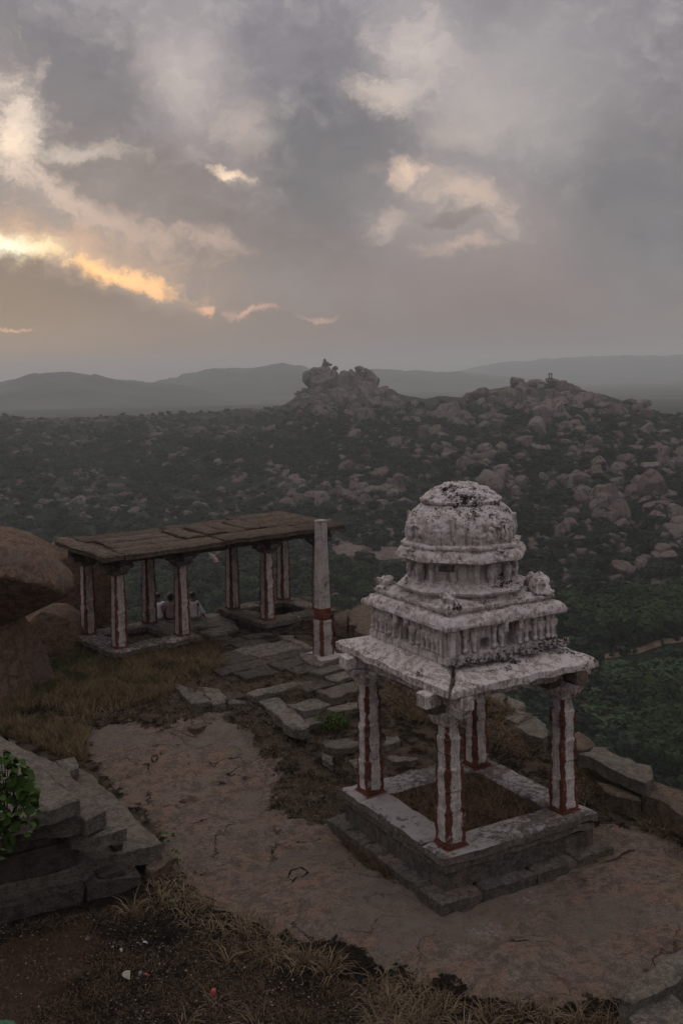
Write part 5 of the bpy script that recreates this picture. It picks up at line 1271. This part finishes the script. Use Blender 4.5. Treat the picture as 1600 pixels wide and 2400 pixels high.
# gravel and chips
def chip_mesh(name, seed, mat):
    rg_ = random.Random(seed); bm = bmesh.new(); bmesh.ops.create_icosphere(bm, subdivisions=1, radius=.5)
    for v_ in bm.verts: v_.co = Vector((v_.co.x*rg_.uniform(.6, 1.1), v_.co.y*rg_.uniform(.6, 1.1), v_.co.z*rg_.uniform(.3, .7)))
    me = bpy.data.meshes.new(name); bm.to_mesh(me); bm.free(); me.materials.append(mat); return me
PALE = solid('pale_chip', (.32, .29, .26)); DARKC = solid('dark_chip', (.05, .045, .04))
kinds = [chip_mesh('chip', 1, PALE), chip_mesh('chip', 2, DARKC), chip_mesh('chip', 3, DARKC), chip_mesh('chip', 4, bpy.data.materials['dark_granite']), chip_mesh('chip', 5, STONE)]
xy = inside_pts([[(-60, 2130), (330, 2070), (450, 2120), (640, 2200), (900, 2260), (1420, 2370), (-60, 2370)], [(210, 1640), (400, 1590), (560, 1600), (700, 1690), (820, 1700), (800, 1900), (640, 1870), (610, 1780), (540, 1660)]], 6500, 31, .1)
z = gz(xy[:, 0], xy[:, 1]); s = np.exp(rg.normal(-3.75, .45, len(xy)))
o = scatter('gravel', np.column_stack([xy, z+s*.1]), np.column_stack([s, s, s]), np.column_stack([np.zeros(len(xy)), np.zeros(len(xy)), rg.uniform(0, 6.28, len(xy))]), kinds)
tag(o, 'scattered gravel and pale chips on the bare soil', 'gravel')

# leafy bush at the left edge, lying over the wall
LEAF = leafmat('bright_leaf', (.022, .05, .010), (.065, .115, .022), .5)
def leaf_mesh(seed):
    rg_ = random.Random(seed); pr = [(0, 0), (.3, .16), (.42, .42), (.34, .74), (0, 1.02), (-.34, .74), (-.42, .42), (-.3, .16)]
    V = [(x+rg_.uniform(-.03, .03), y, -.25*y*y+.22*abs(x)+rg_.uniform(-.02, .02)) for x, y in pr]+[(0, .35, -.03), (0, .7, -.12)]
    Fs = [(0, 1, 2, 8), (8, 2, 3, 9), (9, 3, 4), (0, 8, 6, 7), (8, 9, 5, 6), (9, 4, 5)]
    me = bpy.data.meshes.new('leaf'); me.from_pydata(V, [], Fs); me.materials.append(LEAF)
    for p in me.polygons: p.use_smooth = True
    return me
leaves = [leaf_mesh(i) for i in range(5)]
def leafy(name, label, base, pts_px, n, size, z, seed, dz=(0, .5), depth=.5):
    rg_ = random.Random(seed); t = empty(name, label, 'bush', tuple(base)); bpy.context.view_layer.update()
    st = bpy.data.meshes.new('stem'); V = []; Fs = []
    k = 0; cnt = 0
    xs_ = [p[0] for p in pts_px]; ys_ = [p[1] for p in pts_px]
    while cnt < n:
        x, y = rg_.uniform(min(xs_), max(xs_)), rg_.uniform(min(ys_), max(ys_))
        if not bool(inpoly(np.array(x), np.array(y), pts_px)): continue
        d = ray(x, y); hd = math.hypot(d.x, d.y); dist = math.hypot(*base[:2])-rg_.uniform(0, depth); p = Vector((0, 0, CH))+d*(dist/hd)
        o = link('leaf', leaves[rg_.randrange(5)], None, t); o.location = p-Vector(base); s_ = size*rg_.uniform(.6, 1.25); o.scale = (s_, s_, s_)
        o.rotation_euler = (R(rg_.uniform(-70, 40)), R(rg_.uniform(-50, 50)), rg_.uniform(0, 6.28)); cnt += 1
        if cnt % 6 == 0:
            b_ = len(V); q = p-Vector(base); r_ = Vector((q.x*.4, q.y*.4+.1, q.z*.4-.25)); w_ = .006
            V += [tuple(q+Vector((w_, 0, 0))), tuple(q-Vector((w_, 0, 0))), tuple(r_-Vector((w_*2, 0, 0))), tuple(r_+Vector((w_*2, 0, 0))), tuple(q+Vector((0, w_, 0))), tuple(r_+Vector((0, w_*2, 0)))]
            Fs += [(b_, b_+1, b_+2, b_+3), (b_+1, b_+4, b_+5, b_+2), (b_+4, b_, b_+3, b_+5)]
    st.from_pydata(V, [], Fs); link('stem', st, solid('stem_bark', (.06, .05, .03)), t)
    return t
bb = atz(10, 1850, .1); dd_ = ray(10, 1850); bb = Vector((0, 0, CH))+dd_*(16.6/math.hypot(dd_.x, dd_.y))
leafy('leafy_bush', 'bright green broad leaved bush spilling over the stepped wall at the left edge', bb, [(-60, 1715), (20, 1725), (60, 1745), (85, 1800), (88, 1880), (55, 1920), (20, 1965), (-10, 1990), (-60, 1980)], 290, .16, 0, 3, depth=.55)
for (px, py, n_, sd, lb) in ((380, 1925, 16, 5, 'small green sprout growing at the corner of the stepped wall'), (402, 1965, 7, 6, 'tiny yellow green sprout below the corner of the stepped wall')):
    g_ = atg(px, py+15); leafy('sprout', lb, g_+Vector((0, 0, .1)), [(px-20, py-18), (px+18, py-12), (px+20, py+12), (px-12, py+14)], n_, .085, 0, sd, depth=.15)['category'] = 'plant'
# low green plant by the long slab
g_ = atg(755, 1655); leafy('ground_plant', 'patch of low dark green leaves at the end of the long paving slab', g_+Vector((0, 0, .08)), [(725, 1640), (770, 1632), (800, 1645), (790, 1668), (735, 1672)], 70, .05, 0, 8, depth=.5)['category'] = 'plant'

# litter
def flat_thing(name, px, py, prof, size, mat, label, cat, rz=0, tilt=0, bend=.1):
    g_ = atg(px, py); g_.z = float(gz(np.array([g_.x]), np.array([g_.y]))[0])+.03
    V = [(x*size, y*size, bend*size*(x*x-y*y)) for x, y in prof]; n = len(V); V += [(x, y, z_-.006) for x, y, z_ in V]
    me = bpy.data.meshes.new(name); me.from_pydata(V, [], [tuple(range(n)), tuple(range(2*n-1, n-1, -1))]+[(i, n+i, n+(i+1) % n, (i+1) % n) for i in range(n)])
    o = link(name, me, mat, None, g_); o.rotation_euler = (R(tilt), 0, rz); return tag(o, label, cat)
half = [(math.cos(R(a_)), math.sin(R(a_))) for a_ in range(0, 181, 15)]
flat_thing('half_plate', 298, 2222, half, .13, solid('card', (.34, .31, .26)), 'pale half round piece of card lying on the dark foreground soil', 'litter', R(100), 25)
leafp = [(1, 0), (.5, .38), (-.2, .42), (-.8, .2), (-1, 0), (-.7, -.25), (0, -.4), (.6, -.25)]
flat_thing('fallen_leaf', 402, 2068, leafp, .12, solid('pale_leaf', (.09, .15, .075), .6), 'pale green fallen leaf on the soil below the stepped wall', 'leaf', R(10), 20)
flat_thing('fallen_leaf', 15, 2328, leafp, .17, solid('pale_leaf2', (.07, .16, .10), .6), 'torn pale green leaf in the bottom left corner', 'leaf', R(-15), 15)
RED = solid('red_foil', (.42, .045, .03), .35, .5, .3, 30)
wr = [(-.5, -.8), (.1, -1), (.5, -.5), (.35, .1), (.6, .8), (0, 1), (-.3, .5), (-.6, .1)]
flat_thing('sweet_wrapper', 490, 2262, wr, .10, RED, 'crumpled red wrapper standing out on the dark foreground soil', 'litter', R(20), 40, .5)
flat_thing('sweet_wrapper', 337, 2221, wr, .055, RED, 'small red wrapper beside the half round card', 'litter', R(70), 20, .5)
flat_thing('paper_scrap', 322, 2216, wr, .05, solid('grey_paper', (.25, .24, .25)), 'crumpled grey paper scrap between the card and the small red wrapper', 'litter', R(10), 20, .5)
flat_thing('paper_scrap', 278, 2163, wr, .04, solid('white_paper', (.5, .5, .52)), 'tiny white scrap on the soil above the half round card', 'litter', R(40), 20, .5)
flat_thing('paper_scrap', 335, 2148, wr, .05, bpy.data.materials['white_paper'], 'white scrap caught in the straw under the stepped wall', 'litter', R(90), 20, .5)
# charred mark on the rock: a shallow sooty ring of ash
rg_ = random.Random(2); ash = solid('soot', (.012, .011, .012), .95)
def ash_mark():
    pl_ = [(660, 2020), (668, 1996), (690, 1990), (704, 1998), (706, 2012), (690, 2026), (672, 2034)]
    V = []; Fs = []
    W_ = [atg(*p) for p in pl_]; c_ = sum(W_, Vector())/len(W_); n = 42
    for i in range(n+1):
        t = i/n*len(W_)*.93; a_ = W_[int(t) % len(W_)]; b_ = W_[(int(t)+1) % len(W_)]; p = a_.lerp(b_, t-int(t)); r_ = (p-c_); r_.z = 0; w_ = rg_.uniform(.02, .07)
        for s_ in (-1, 1):
            q = p+r_.normalized()*s_*w_*.5; z_ = float(gz(np.array([q.x]), np.array([q.y]))[0]); V.append((q.x, q.y, z_+.006))
    for i in range(n): Fs.append((2*i, 2*i+1, 2*i+3, 2*i+2))
    me = bpy.data.meshes.new('soot_mark'); me.from_pydata(V, [], Fs); return tag(link('soot_mark', me, ash), 'black sooty ring burnt onto the rock sheet', 'stain')
ash_mark()

# ------------------------------------------------------------------ three people seated on the edge beyond the pavilion
def skin_body(name, chain, radii, mat, parent, sub=2):
    """one continuous surface grown over a branching skeleton"""
    me = bpy.data.meshes.new(name); V = [tuple(p) for p, _ in chain]; E = [(i, j) for i, (p, j) in enumerate(chain) if j is not None]
    me.from_pydata(V, E, []); o = bpy.data.objects.new(name, me); col.objects.link(o)
    md = o.modifiers.new('s', 'SKIN'); 
    for i, r_ in enumerate(radii): me.skin_vertices[0].data[i].radius = r_ if isinstance(r_, tuple) else (r_, r_)
    me.skin_vertices[0].data[0].use_root = True
    s_ = o.modifiers.new('u', 'SUBSURF'); s_.levels = sub; s_.render_levels = sub
    dg = bpy.context.evaluated_depsgraph_get(); dg.update(); r_ = bpy.data.meshes.new_from_object(o.evaluated_get(dg)); bpy.data.objects.remove(o); r_.name = name
    for p in r_.polygons: p.use_smooth = True
    r_.materials.clear(); r_.materials.append(mat)
    return link(name, r_, None, parent)
SKIN = solid('skin', (.16, .085, .055), .6, .3, .05); HAIR = solid('black_hair', (.008, .007, .007), .5, .4, .1)
def ellip(name, c_, r_, mat, parent, seed=0, amp=.06, cutf=None):
    bm = bmesh.new(); bmesh.ops.create_icosphere(bm, subdivisions=3, radius=1)
    if cutf: bmesh.ops.delete(bm, geom=[v_ for v_ in bm.verts if cutf(v_.co)], context='VERTS')
    for v_ in bm.verts: v_.co *= 1+amp*mnoise.noise(v_.co*3+Vector((seed, 0, 0)))
    for v_ in bm.verts: v_.co = Vector((v_.co.x*r_[0]+c_[0], v_.co.y*r_[1]+c_[1], v_.co.z*r_[2]+c_[2]))
    for f_ in bm.faces: f_.smooth = True
    me = bpy.data.meshes.new(name); bm.to_mesh(me); bm.free(); return link(name, me, mat, parent)
def person(loc, rz, label, shirt, trouser, hair, lean=0., arm=0, bag=False):
    """seated, back to the viewer (faces +y); hips at the origin on the ground"""
    t = empty('person', label, 'person', loc, rz, 'people sitting on the cliff edge')
    L_ = lean
    # bare body: pelvis, spine, neck, head, arms, legs in one surface
    ch = [((0, 0, .13), None), ((L_*.3, .02, .30), 0), ((L_*.7, .03, .47), 1), ((L_, .04, .60), 2), ((L_, .06, .68), 3), ((L_, .08, .76), 4), ((L_, .09, .86), 5),
          ((L_-.17, .04, .57), 3), ((L_-.25, .08, .36), 7), ((L_-.20, .25, .22), 8), ((L_-.17, .31, .2), 9),
          ((L_+.17, .04, .57), 3), ((L_+.26, .02 if arm else .08, .36), 11), ((L_+.22 if not arm else L_+.36, .22 if not arm else .05, .2 if not arm else .14), 12), ((L_+.19 if not arm else L_+.42, .28 if not arm else .08, .19 if not arm else .06), 13),
          ((-.1, .08, .12), 0), ((-.30, .42, .16), 15), ((-.02, .50, .07), 16), ((.05, .52, .05), 17), ((.1, .08, .12), 0), ((.30, .40, .16), 19), ((.0, .40, .07), 20), ((-.08, .42, .05), 21)]
    rd = [(.15, .12), (.13, .095), (.15, .1), (.11, .08), .05, .055, .07, .06, .045, .036, .022, .06, .045, .036, .022, .09, .062, .045, .03, .09, .062, .045, .03]
    skin_body('body', ch, rd, SKIN, t)
    # head with face, ears
    hd = (L_, .10, .80)
    ellip('head', hd, (.078, .095, .115), SKIN, t, 1, .02)
    fm = lumps('face', [(0, .09, 0, .014, .018, .024), (-.075, -.0, .0, .012, .018, .028), (.075, 0, .0, .012, .018, .028), (0, .085, -.045, .025, .012, .01), (-.03, .085, .02, .012, .008, .008), (.03, .085, .02, .012, .008, .008)], 1, .0, 1)
    fm.materials.append(SKIN); link('face', fm, None, t, hd)
    if hair == 'long': ellip('hair', (hd[0], hd[1]-.03, hd[2]-.015), (.11, .105, .15), HAIR, t, 3, .12, lambda c_: c_.y > .55 and c_.z < .3)
    else: ellip('hair', (hd[0], hd[1]-.012, hd[2]+.03), (.088, .1, .1), HAIR, t, 4, .08, lambda c_: (c_.y > .45 and c_.z < .35) or c_.z < -.5)
    # loose shirt: its own continuous surface over torso and upper arms
    sc_ = [((0, -.005, .06), None), ((L_*.3, .0, .26), 0), ((L_*.7, .02, .44), 1), ((L_, .035, .60), 2), ((L_-.15, .035, .58), 3), ((L_-.26, .05, .38), 4), ((L_-.24, .16, .27), 5), ((L_+.15, .035, .58), 3), ((L_+.27, .02, .38), 7), ((L_+.25 if not arm else L_+.33, .16 if not arm else .05, .26 if not arm else .2), 8)]
    sr = [(.20, .15), (.175, .125), (.18, .125), (.115, .085), .085, .075, .06, .085, .075, .06]
    skin_body('shirt', sc_, sr, shirt, t)
    tr = [((0, .02, .09), None), ((-.12, .1, .12), 0), ((-.31, .42, .17), 1), ((-.06, .48, .08), 2), ((.12, .1, .12), 0), ((.31, .40, .17), 4), ((.04, .40, .08), 5)]
    skin_body('trousers', tr, [(.17, .11), .11, .08, .055, .11, .08, .055], trouser, t)
    # hands with five fingers each
    for s_, w_ in ((-1, (L_-.17, .31, .2)), (1, (L_+.19, .28, .19) if not arm else (L_+.42, .08, .05))):
        hc = [((0, 0, 0), None), ((0, .045, -.004), 0)]; hr_ = [(.028, .014), (.034, .014)]
        for k, (fx, fl) in enumerate(((-.027, .055), (-.009, .068), (.009, .072), (.027, .06))):
            hc += [((fx, .08, -.006), 1), ((fx*1.1, .08+fl*.5, -.016), len(hc)), ((fx*1.1, .08+fl*.8, -.034), len(hc)+1)]; hr_ += [.0095, .0085, .007]
        n_ = len(hc); hc += [((s_*-.038, .03, -.01), 0), ((s_*-.055, .06, -.022), n_)]; hr_ += [.011, .009]
        h_ = skin_body('hand', hc, hr_, SKIN, t, 1); h_.location = w_; h_.rotation_euler = (R(-15), 0, R(-60) if (arm and s_ > 0) else R(20*s_))
    if bag:
        bm = bmesh.new(); n_ = 14
        for i in range(n_+1):
            a_ = i/n_; p = Vector((L_-.09+.2*a_, -.115+.03*abs(a_-.5)-.0, .62-.5*a_))
            for s_ in (-1, 1): bm.verts.new(p+Vector((.012*s_, 0, .012*s_))); 
        bm.verts.ensure_lookup_table()
        for i in range(n_): bm.faces.new((bm.verts[2*i], bm.verts[2*i+1], bm.verts[2*i+3], bm.verts[2*i+2]))
        bmesh.ops.solidify(bm, geom=bm.faces[:], thickness=.006)
        me = bpy.data.meshes.new('bag_strap'); bm.to_mesh(me); bm.free(); link('bag_strap', me, solid('dark_strap', (.06, .02, .02)), t)
    return t
SHW = solid('white_shirt', (.78, .75, .77), .85, .1, .08, 14); SHM = solid('mauve_kurta', (.34, .24, .25), .85, .1, .15, 14); SHC = solid('cream_shirt', (.70, .65, .61), .85, .1, .1, 14)
TRW = solid('pale_trousers', (.36, .33, .34), .85); TRD = solid('dark_trousers', (.04, .035, .04), .85)
def seat(px, py, zz=None):
    p = atg(px, py); return p
c330 = lambda u, v: ((330+u/7.84)/D, (1380+v/7.84)/D)
LEDGE = -.12
def seatp(u, v): return atz(*c330(u, v), LEDGE+.02)
person(tuple(seatp(355, 590)), R(14), 'person in a white shirt half hidden by a back column, leftmost of the three seated', SHW, TRW, 'short', -.04)
person(tuple(seatp(560, 592)), R(8), 'person with black hair to the neck in a mauve top, seated between the other two', SHM, TRD, 'long')
person(tuple(seatp(975, 575)), R(-4), 'person in a cream shirt with shoulder strap leaning on one hand, rightmost of the three', SHC, TRW, 'short', -.03, 1, True)
# flat rock ledge they sit on
lg = px_slab('cliff_ledge', [c330(*p) for p in ((-700, 900), (-200, 640), (100, 560), (420, 480), (700, 470), (1160, 470), (1300, 440), (1500, 440), (1700, 500), (1800, 700), (1600, 760), (1100, 800), (600, 900), (-300, 1000))], LEDGE, .5, STONE, seed=600, bev=.05, jag=.05, step=.35, wob=.015)
tag(lg, 'flat grey rock ledge the three people sit on beyond the pavilion', 'rock')
for i, q in enumerate(([(1000, 790), (1180, 745), (1560, 680), (1600, 800), (1300, 850)], [(1250, 860), (1560, 840), (1700, 880), (1600, 960), (1270, 930)], [(1000, 700), (1250, 690), (1560, 660), (1500, 700), (1150, 750)])):
    o = px_slab('step_stone', [c330(*p) for p in q], LEDGE+(.04, -.04, .06)[i], .3, (STONE, DSTONE, DSTONE)[i], seed=610+i, bev=.03, jag=.03)
    tag(o, ('flat stone step between the ledge and the paving', 'lowest stone step before the paving, near the right plinth', 'thin slab of stone at the back of the ledge beside the right plinth')[i], 'step')

# ------------------------------------------------------------------ valley: trees, banana plants, track, tiny hill pavilion
TREE = leafmat('tree_leaf', (.010, .020, .007), (.045, .066, .022)); BARK = solid('bark', (.06, .045, .032)); HEDG = leafmat('hedge_leaf', (.03, .05, .012), (.06, .085, .025))
crown_pool = []
for i in range(4):
    me = bush_mesh('crown', 60+i, 620, .075, 11); me.materials.clear(); me.materials.append(TREE); crown_pool.append(me)
hedge_pool = []
for i in range(2):
    me = bush_mesh('crown', 80+i, 620, .075, 11); me.materials.clear(); me.materials.append(HEDG); hedge_pool.append(me)
trunk = bpy.data.meshes.new('trunk'); bm = bmesh.new()
bmesh.ops.create_cone(bm, cap_ends=True, segments=7, radius1=.045, radius2=.02, depth=.5, matrix=Matrix.Translation((0, 0, .22)))
for a_ in (0, 2.1, 4.2): bmesh.ops.create_cone(bm, cap_ends=True, segments=5, radius1=.02, radius2=.007, depth=.36, matrix=Matrix.Rotation(a_, 4, 'Z') @ Matrix.Translation((.09, 0, .5)) @ Matrix.Rotation(.6, 4, 'Y'))
bm.to_mesh(trunk); bm.free(); trunk.materials.append(BARK)
def hit_near(px, py):
    d = ray(px, py); h = math.hypot(d.x, d.y); d = d/h
    rs_ = np.arange(90, 900, .8); k = np.nonzero(CH+d.z*rs_ < valley(d.x*rs_, d.y*rs_))[0]
    if not len(k): return None
    r_ = rs_[k[0]]; return Vector((d.x*r_, d.y*r_, float(valley(d.x*r_, d.y*r_)))), r_
TLAB = {}
def tree(px, py, s, label, group, pool_=None):
    if kept_clear(px, py, 40): return
    q = hit_near(px, py)
    if q is None: return
    t = empty('tree', label, 'tree', tuple(q[0]), rnd.uniform(0, 6.28), group)
    TLAB.setdefault(group, []).append((t, px, py, s))
    o = link('crown', (pool_ or crown_pool)[rnd.randrange(len(pool_ or crown_pool))], None, t, (0, 0, s*.12)); o.scale = (s*1.15, s*1.15, s*rnd.uniform(.8, 1.05))
    o = link('trunk', trunk, None, t); o.scale = (s, s, s)
for i in range(90):
    x = rnd.uniform(1240, 1640); y = rnd.uniform(1400, 1500)+(x-1240)*-.04
    tree(x, y, rnd.uniform(4.5, 8), 'dark bushy tree on the valley slope to the right of the shrine dome', 'dark trees low on the right slope')
for i in range(16):
    t_ = i/15; tree(1478+t_*130, 1466-t_*14+rnd.uniform(-3, 3), rnd.uniform(3.2, 4.5), 'brighter green tree in the hedge row above the dirt track', 'hedge row above the dirt track', hedge_pool)
for i in range(45):
    x = rnd.uniform(1480, 1640); y = rnd.uniform(1640, 1790)
    tree(x, y, rnd.uniform(3.5, 6), 'dark tree in the valley below the right edge of the cliff', 'dark trees below the cliff on the right')
for i in range(46):
    x = rnd.uniform(270, 840); y = rnd.uniform(1290, 1440)
    tree(x, y, rnd.uniform(4, 7), 'dark tree on the valley floor seen past the long pavilion', 'trees seen past the long pavilion')
# banana plants
BAN = leafmat('banana_leaf', (.018, .042, .016), (.05, .09, .03), .6)
def banana_mesh(seed):
    rg_ = random.Random(seed); V = []; Fs = []
    for k in range(9):
        a_ = k*2.4+rg_.uniform(-.3, .3); up_ = rg_.uniform(.5, 1.25); L_ = rg_.uniform(.8, 1.15); W_ = .15; p = Vector((0, 0, .55+k*.015)); dr = Vector((math.cos(a_), math.sin(a_), 0)); sd_ = Vector((-dr.y, dr.x, 0)); el_ = up_; b0 = len(V)
        for i in range(6):
            w_ = W_*math.sin(math.pi*(.12+.85*i/5.5)); V += [p+sd_*w_+Vector((0, 0, .03)), p, p-sd_*w_+Vector((0, 0, .03))]
            p = p+(dr*math.cos(el_)+Vector((0, 0, math.sin(el_))))*L_/5; el_ -= .38
        for i in range(5):
            for j in (0, 1): q = b0+i*3+j; Fs.append((q, q+1, q+4, q+3))
    me = bpy.data.meshes.new('crown'); me.from_pydata([tuple(v_) for v_ in V], [], Fs); me.materials.append(BAN); return me
bpool = [banana_mesh(i) for i in range(4)]
bst = bpy.data.meshes.new('stem'); bm = bmesh.new(); bmesh.ops.create_cone(bm, cap_ends=True, segments=7, radius1=.07, radius2=.045, depth=.6, matrix=Matrix.Translation((0, 0, .28))); bm.to_mesh(bst); bm.free(); bst.materials.append(solid('banana_stem', (.10, .10, .05)))
BANANA = []
for i in range(290):
    reg = rnd.random()
    if reg < .35: x, y = rnd.uniform(1385, 1640), rnd.uniform(1535, 1590)
    elif reg < .85: x, y = rnd.uniform(1345, 1640), rnd.uniform(1600, 1800)
    else: x, y = rnd.uniform(1180, 1260), rnd.uniform(1570, 1650)
    q = hit_near(x, y)
    if q is None: continue
    t = empty('banana_plant', 'banana plant with splayed leaves in the plantation below the cliff on the right', 'banana plant', tuple(q[0]), rnd.uniform(0, 6.28), 'banana plants in the valley plantation')
    s_ = rnd.uniform(1.3, 2.1); BANANA.append((t, x, y, s_))
    o = link('crown', bpool[rnd.randrange(4)], None, t); o.scale = (s_,)*3
    o = link('stem', bst, None, t); o.scale = (s_,)*3
# dirt track and a strip of bare earth
def track(name, px, w, rgb, label):
    W_ = [hit_near(*p) for p in px]; P_ = []
    W_ = [q[0] for q in W_ if q]
    for a_, b_ in zip(W_[:-1], W_[1:]):
        n_ = max(2, int((b_-a_).length/2.5))
        for i in range(n_): P_.append(a_.lerp(b_, i/n_))
    P_.append(W_[-1]); V = []; Fs = []
    for i, p in enumerate(P_):
        t = (P_[min(i+1, len(P_)-1)]-P_[max(i-1, 0)]); t.z = 0; t.normalize(); nr = Vector((-t.y, t.x, 0)); w_ = w*(1+.35*math.sin(i*.9)+.2*math.sin(i*2.3))
        for s_ in (-1, -.4, .4, 1): q = p+nr*w_*s_*.5; V.append((q.x, q.y, float(valley(q.x, q.y))+(.9 if abs(s_) < 1 else -.6)))
    for i in range(len(P_)-1):
        for j in range(3): Fs.append((4*i+j, 4*i+j+1, 4*i+5+j, 4*i+4+j))
    me = bpy.data.meshes.new(name); me.from_pydata(V, [], Fs); m_, b = material(name); pos = b.node('ShaderNodeNewGeometry').outputs['Position']
    n_ = b.noise(pos, .5, 5, .7); finish(b, b.mix(b.ss(n_, .35, .65), rgb, tuple(v_*.5 for v_ in rgb)), .95, n_, .3)
    o = link(name, me, m_); return tag(o, kind='structure')
track('dirt_track', [(1380, 1514), (1385, 1512), (1420, 1508), (1460, 1500), (1500, 1485), (1512, 1480)], 1.7, (.36, .26, .17), '')
track('dirt_track', [(1520, 1478), (1560, 1474), (1620, 1470)], 1.6, (.45, .33, .22), '')
track('bare_earth', [(1345, 1640), (1420, 1620), (1500, 1595), (1640, 1570)], 16, (.085, .05, .035), '')
track('dirt_track', [(478, 1276), (492, 1283), (500, 1298)], 2.5, (.22, .16, .12), '')
track('rock_outcrop', [(770, 1262), (820, 1268), (870, 1275), (920, 1268)], 22, (.19, .145, .12), '')
# standing stone beside the dome, path-side boulder
q = hit_near(1330, 1482); o = link('standing_stone', boulder_mesh('standing_stone', 77, 3, 2, .06), None, None, q[0]+Vector((0, 0, 1.4))); s_ = q[1]/2398.5*D; o.scale = (33*s_, 26*s_, 44*s_); tag(o, 'smooth rounded upright grey stone just right of the shrine roof', 'boulder')
# tiny pavilion on the summit
pp = ray(1263, 868); hh_ = math.hypot(pp.x, pp.y); r_ = 700; base = Vector((pp.x/hh_*r_, pp.y/hh_*r_, CH+pp.z/hh_*r_))
o = link('boulder', pool[3], None, None, base-Vector((0, 0, 2.0))); o.scale = (7.4, 6, 4.4); tag(o, 'perched boulder carrying the tiny pavilion on the right summit', 'boulder')
tp = empty('hilltop_pavilion', 'tiny open four pillared pavilion on the perched boulder of the right summit', 'pavilion', tuple(base+Vector((0, 0, .0))))
HS_ = bpy.data.materials['dark_granite']
for a_ in (-.85, .85):
    for c_ in (-.8, .8): link('column', box_mesh('column', a_, c_, 0, .42, .42, 2.4), HS_, tp)
link('roof_slab', box_mesh('roof_slab', 0, 0, 2.4, 2.9, 2.7, .45), HS_, tp); link('roof_cap', box_mesh('roof_cap', 0, 0, 2.85, 1.3, 1.3, .5), HS_, tp)
# leaning crag on the left peak
pp = ray(749, 838); hh_ = math.hypot(pp.x, pp.y); r_ = 838; base = Vector((pp.x/hh_*r_, pp.y/hh_*r_, CH+pp.z/hh_*r_))
cm2 = lumps('crag', [(-.15, 0, -.1, .28, .25, .45), (-.12, 0, .25, .16, .15, .35), (.1, 0, .05, .3, .2, .2), (.4, 0, .0, .16, .15, .14), (-.2, 0, -.4, .35, .3, .2)], 4, .06); cm2.materials.append(GRAN)
o = link('crag', cm2, None, None, base); o.scale = (8.6, 8, 9); tag(o, 'pointed leaning crag on the very top of the left rocky peak', 'rock')

# every tree and banana plant gets a label that says which one
def relabel2(items, cells, noun):
    B_ = {}
    for o, x, y, s_ in items:
        xi = min(int((x-cells[0])/(cells[1]-cells[0])*6), 5); yi = min(int((y-cells[2])/(cells[3]-cells[2])*5), 4)
        B_.setdefault((xi, yi), []).append((o, x, y, s_))
    for (xi, yi), L_ in B_.items():
        xs_ = ('left end', 'left part', 'centre left', 'centre right', 'right part', 'right end')[xi]; ys_ = ('back row', 'second row', 'third row', 'fourth row', 'front row')[yi]
        L_.sort(key=lambda q: q[1])
        for k, (o, x, y, s_) in enumerate(L_): o['label'] = f"{place_word(k, len(L_))}{noun}, {ys_}, {xs_}"
for g_, n_, nn in (('dark trees low on the right slope', (1240, 1640, 1385, 1500), 'dark tree of the wood right of the shrine'), ('dark trees below the cliff on the right', (1480, 1640, 1640, 1790), 'dark tree of the grove below the right cliff'),
                   ('trees seen past the long pavilion', (270, 840, 1290, 1440), 'dark tree of the valley past the pavilion'), ('hedge row above the dirt track', (1478, 1610, 1440, 1475), 'bright tree of the hedge above the track')):
    relabel2(TLAB.get(g_, []), n_, nn)
relabel2(BANANA, (1180, 1640, 1535, 1800), 'banana plant of the plantation')
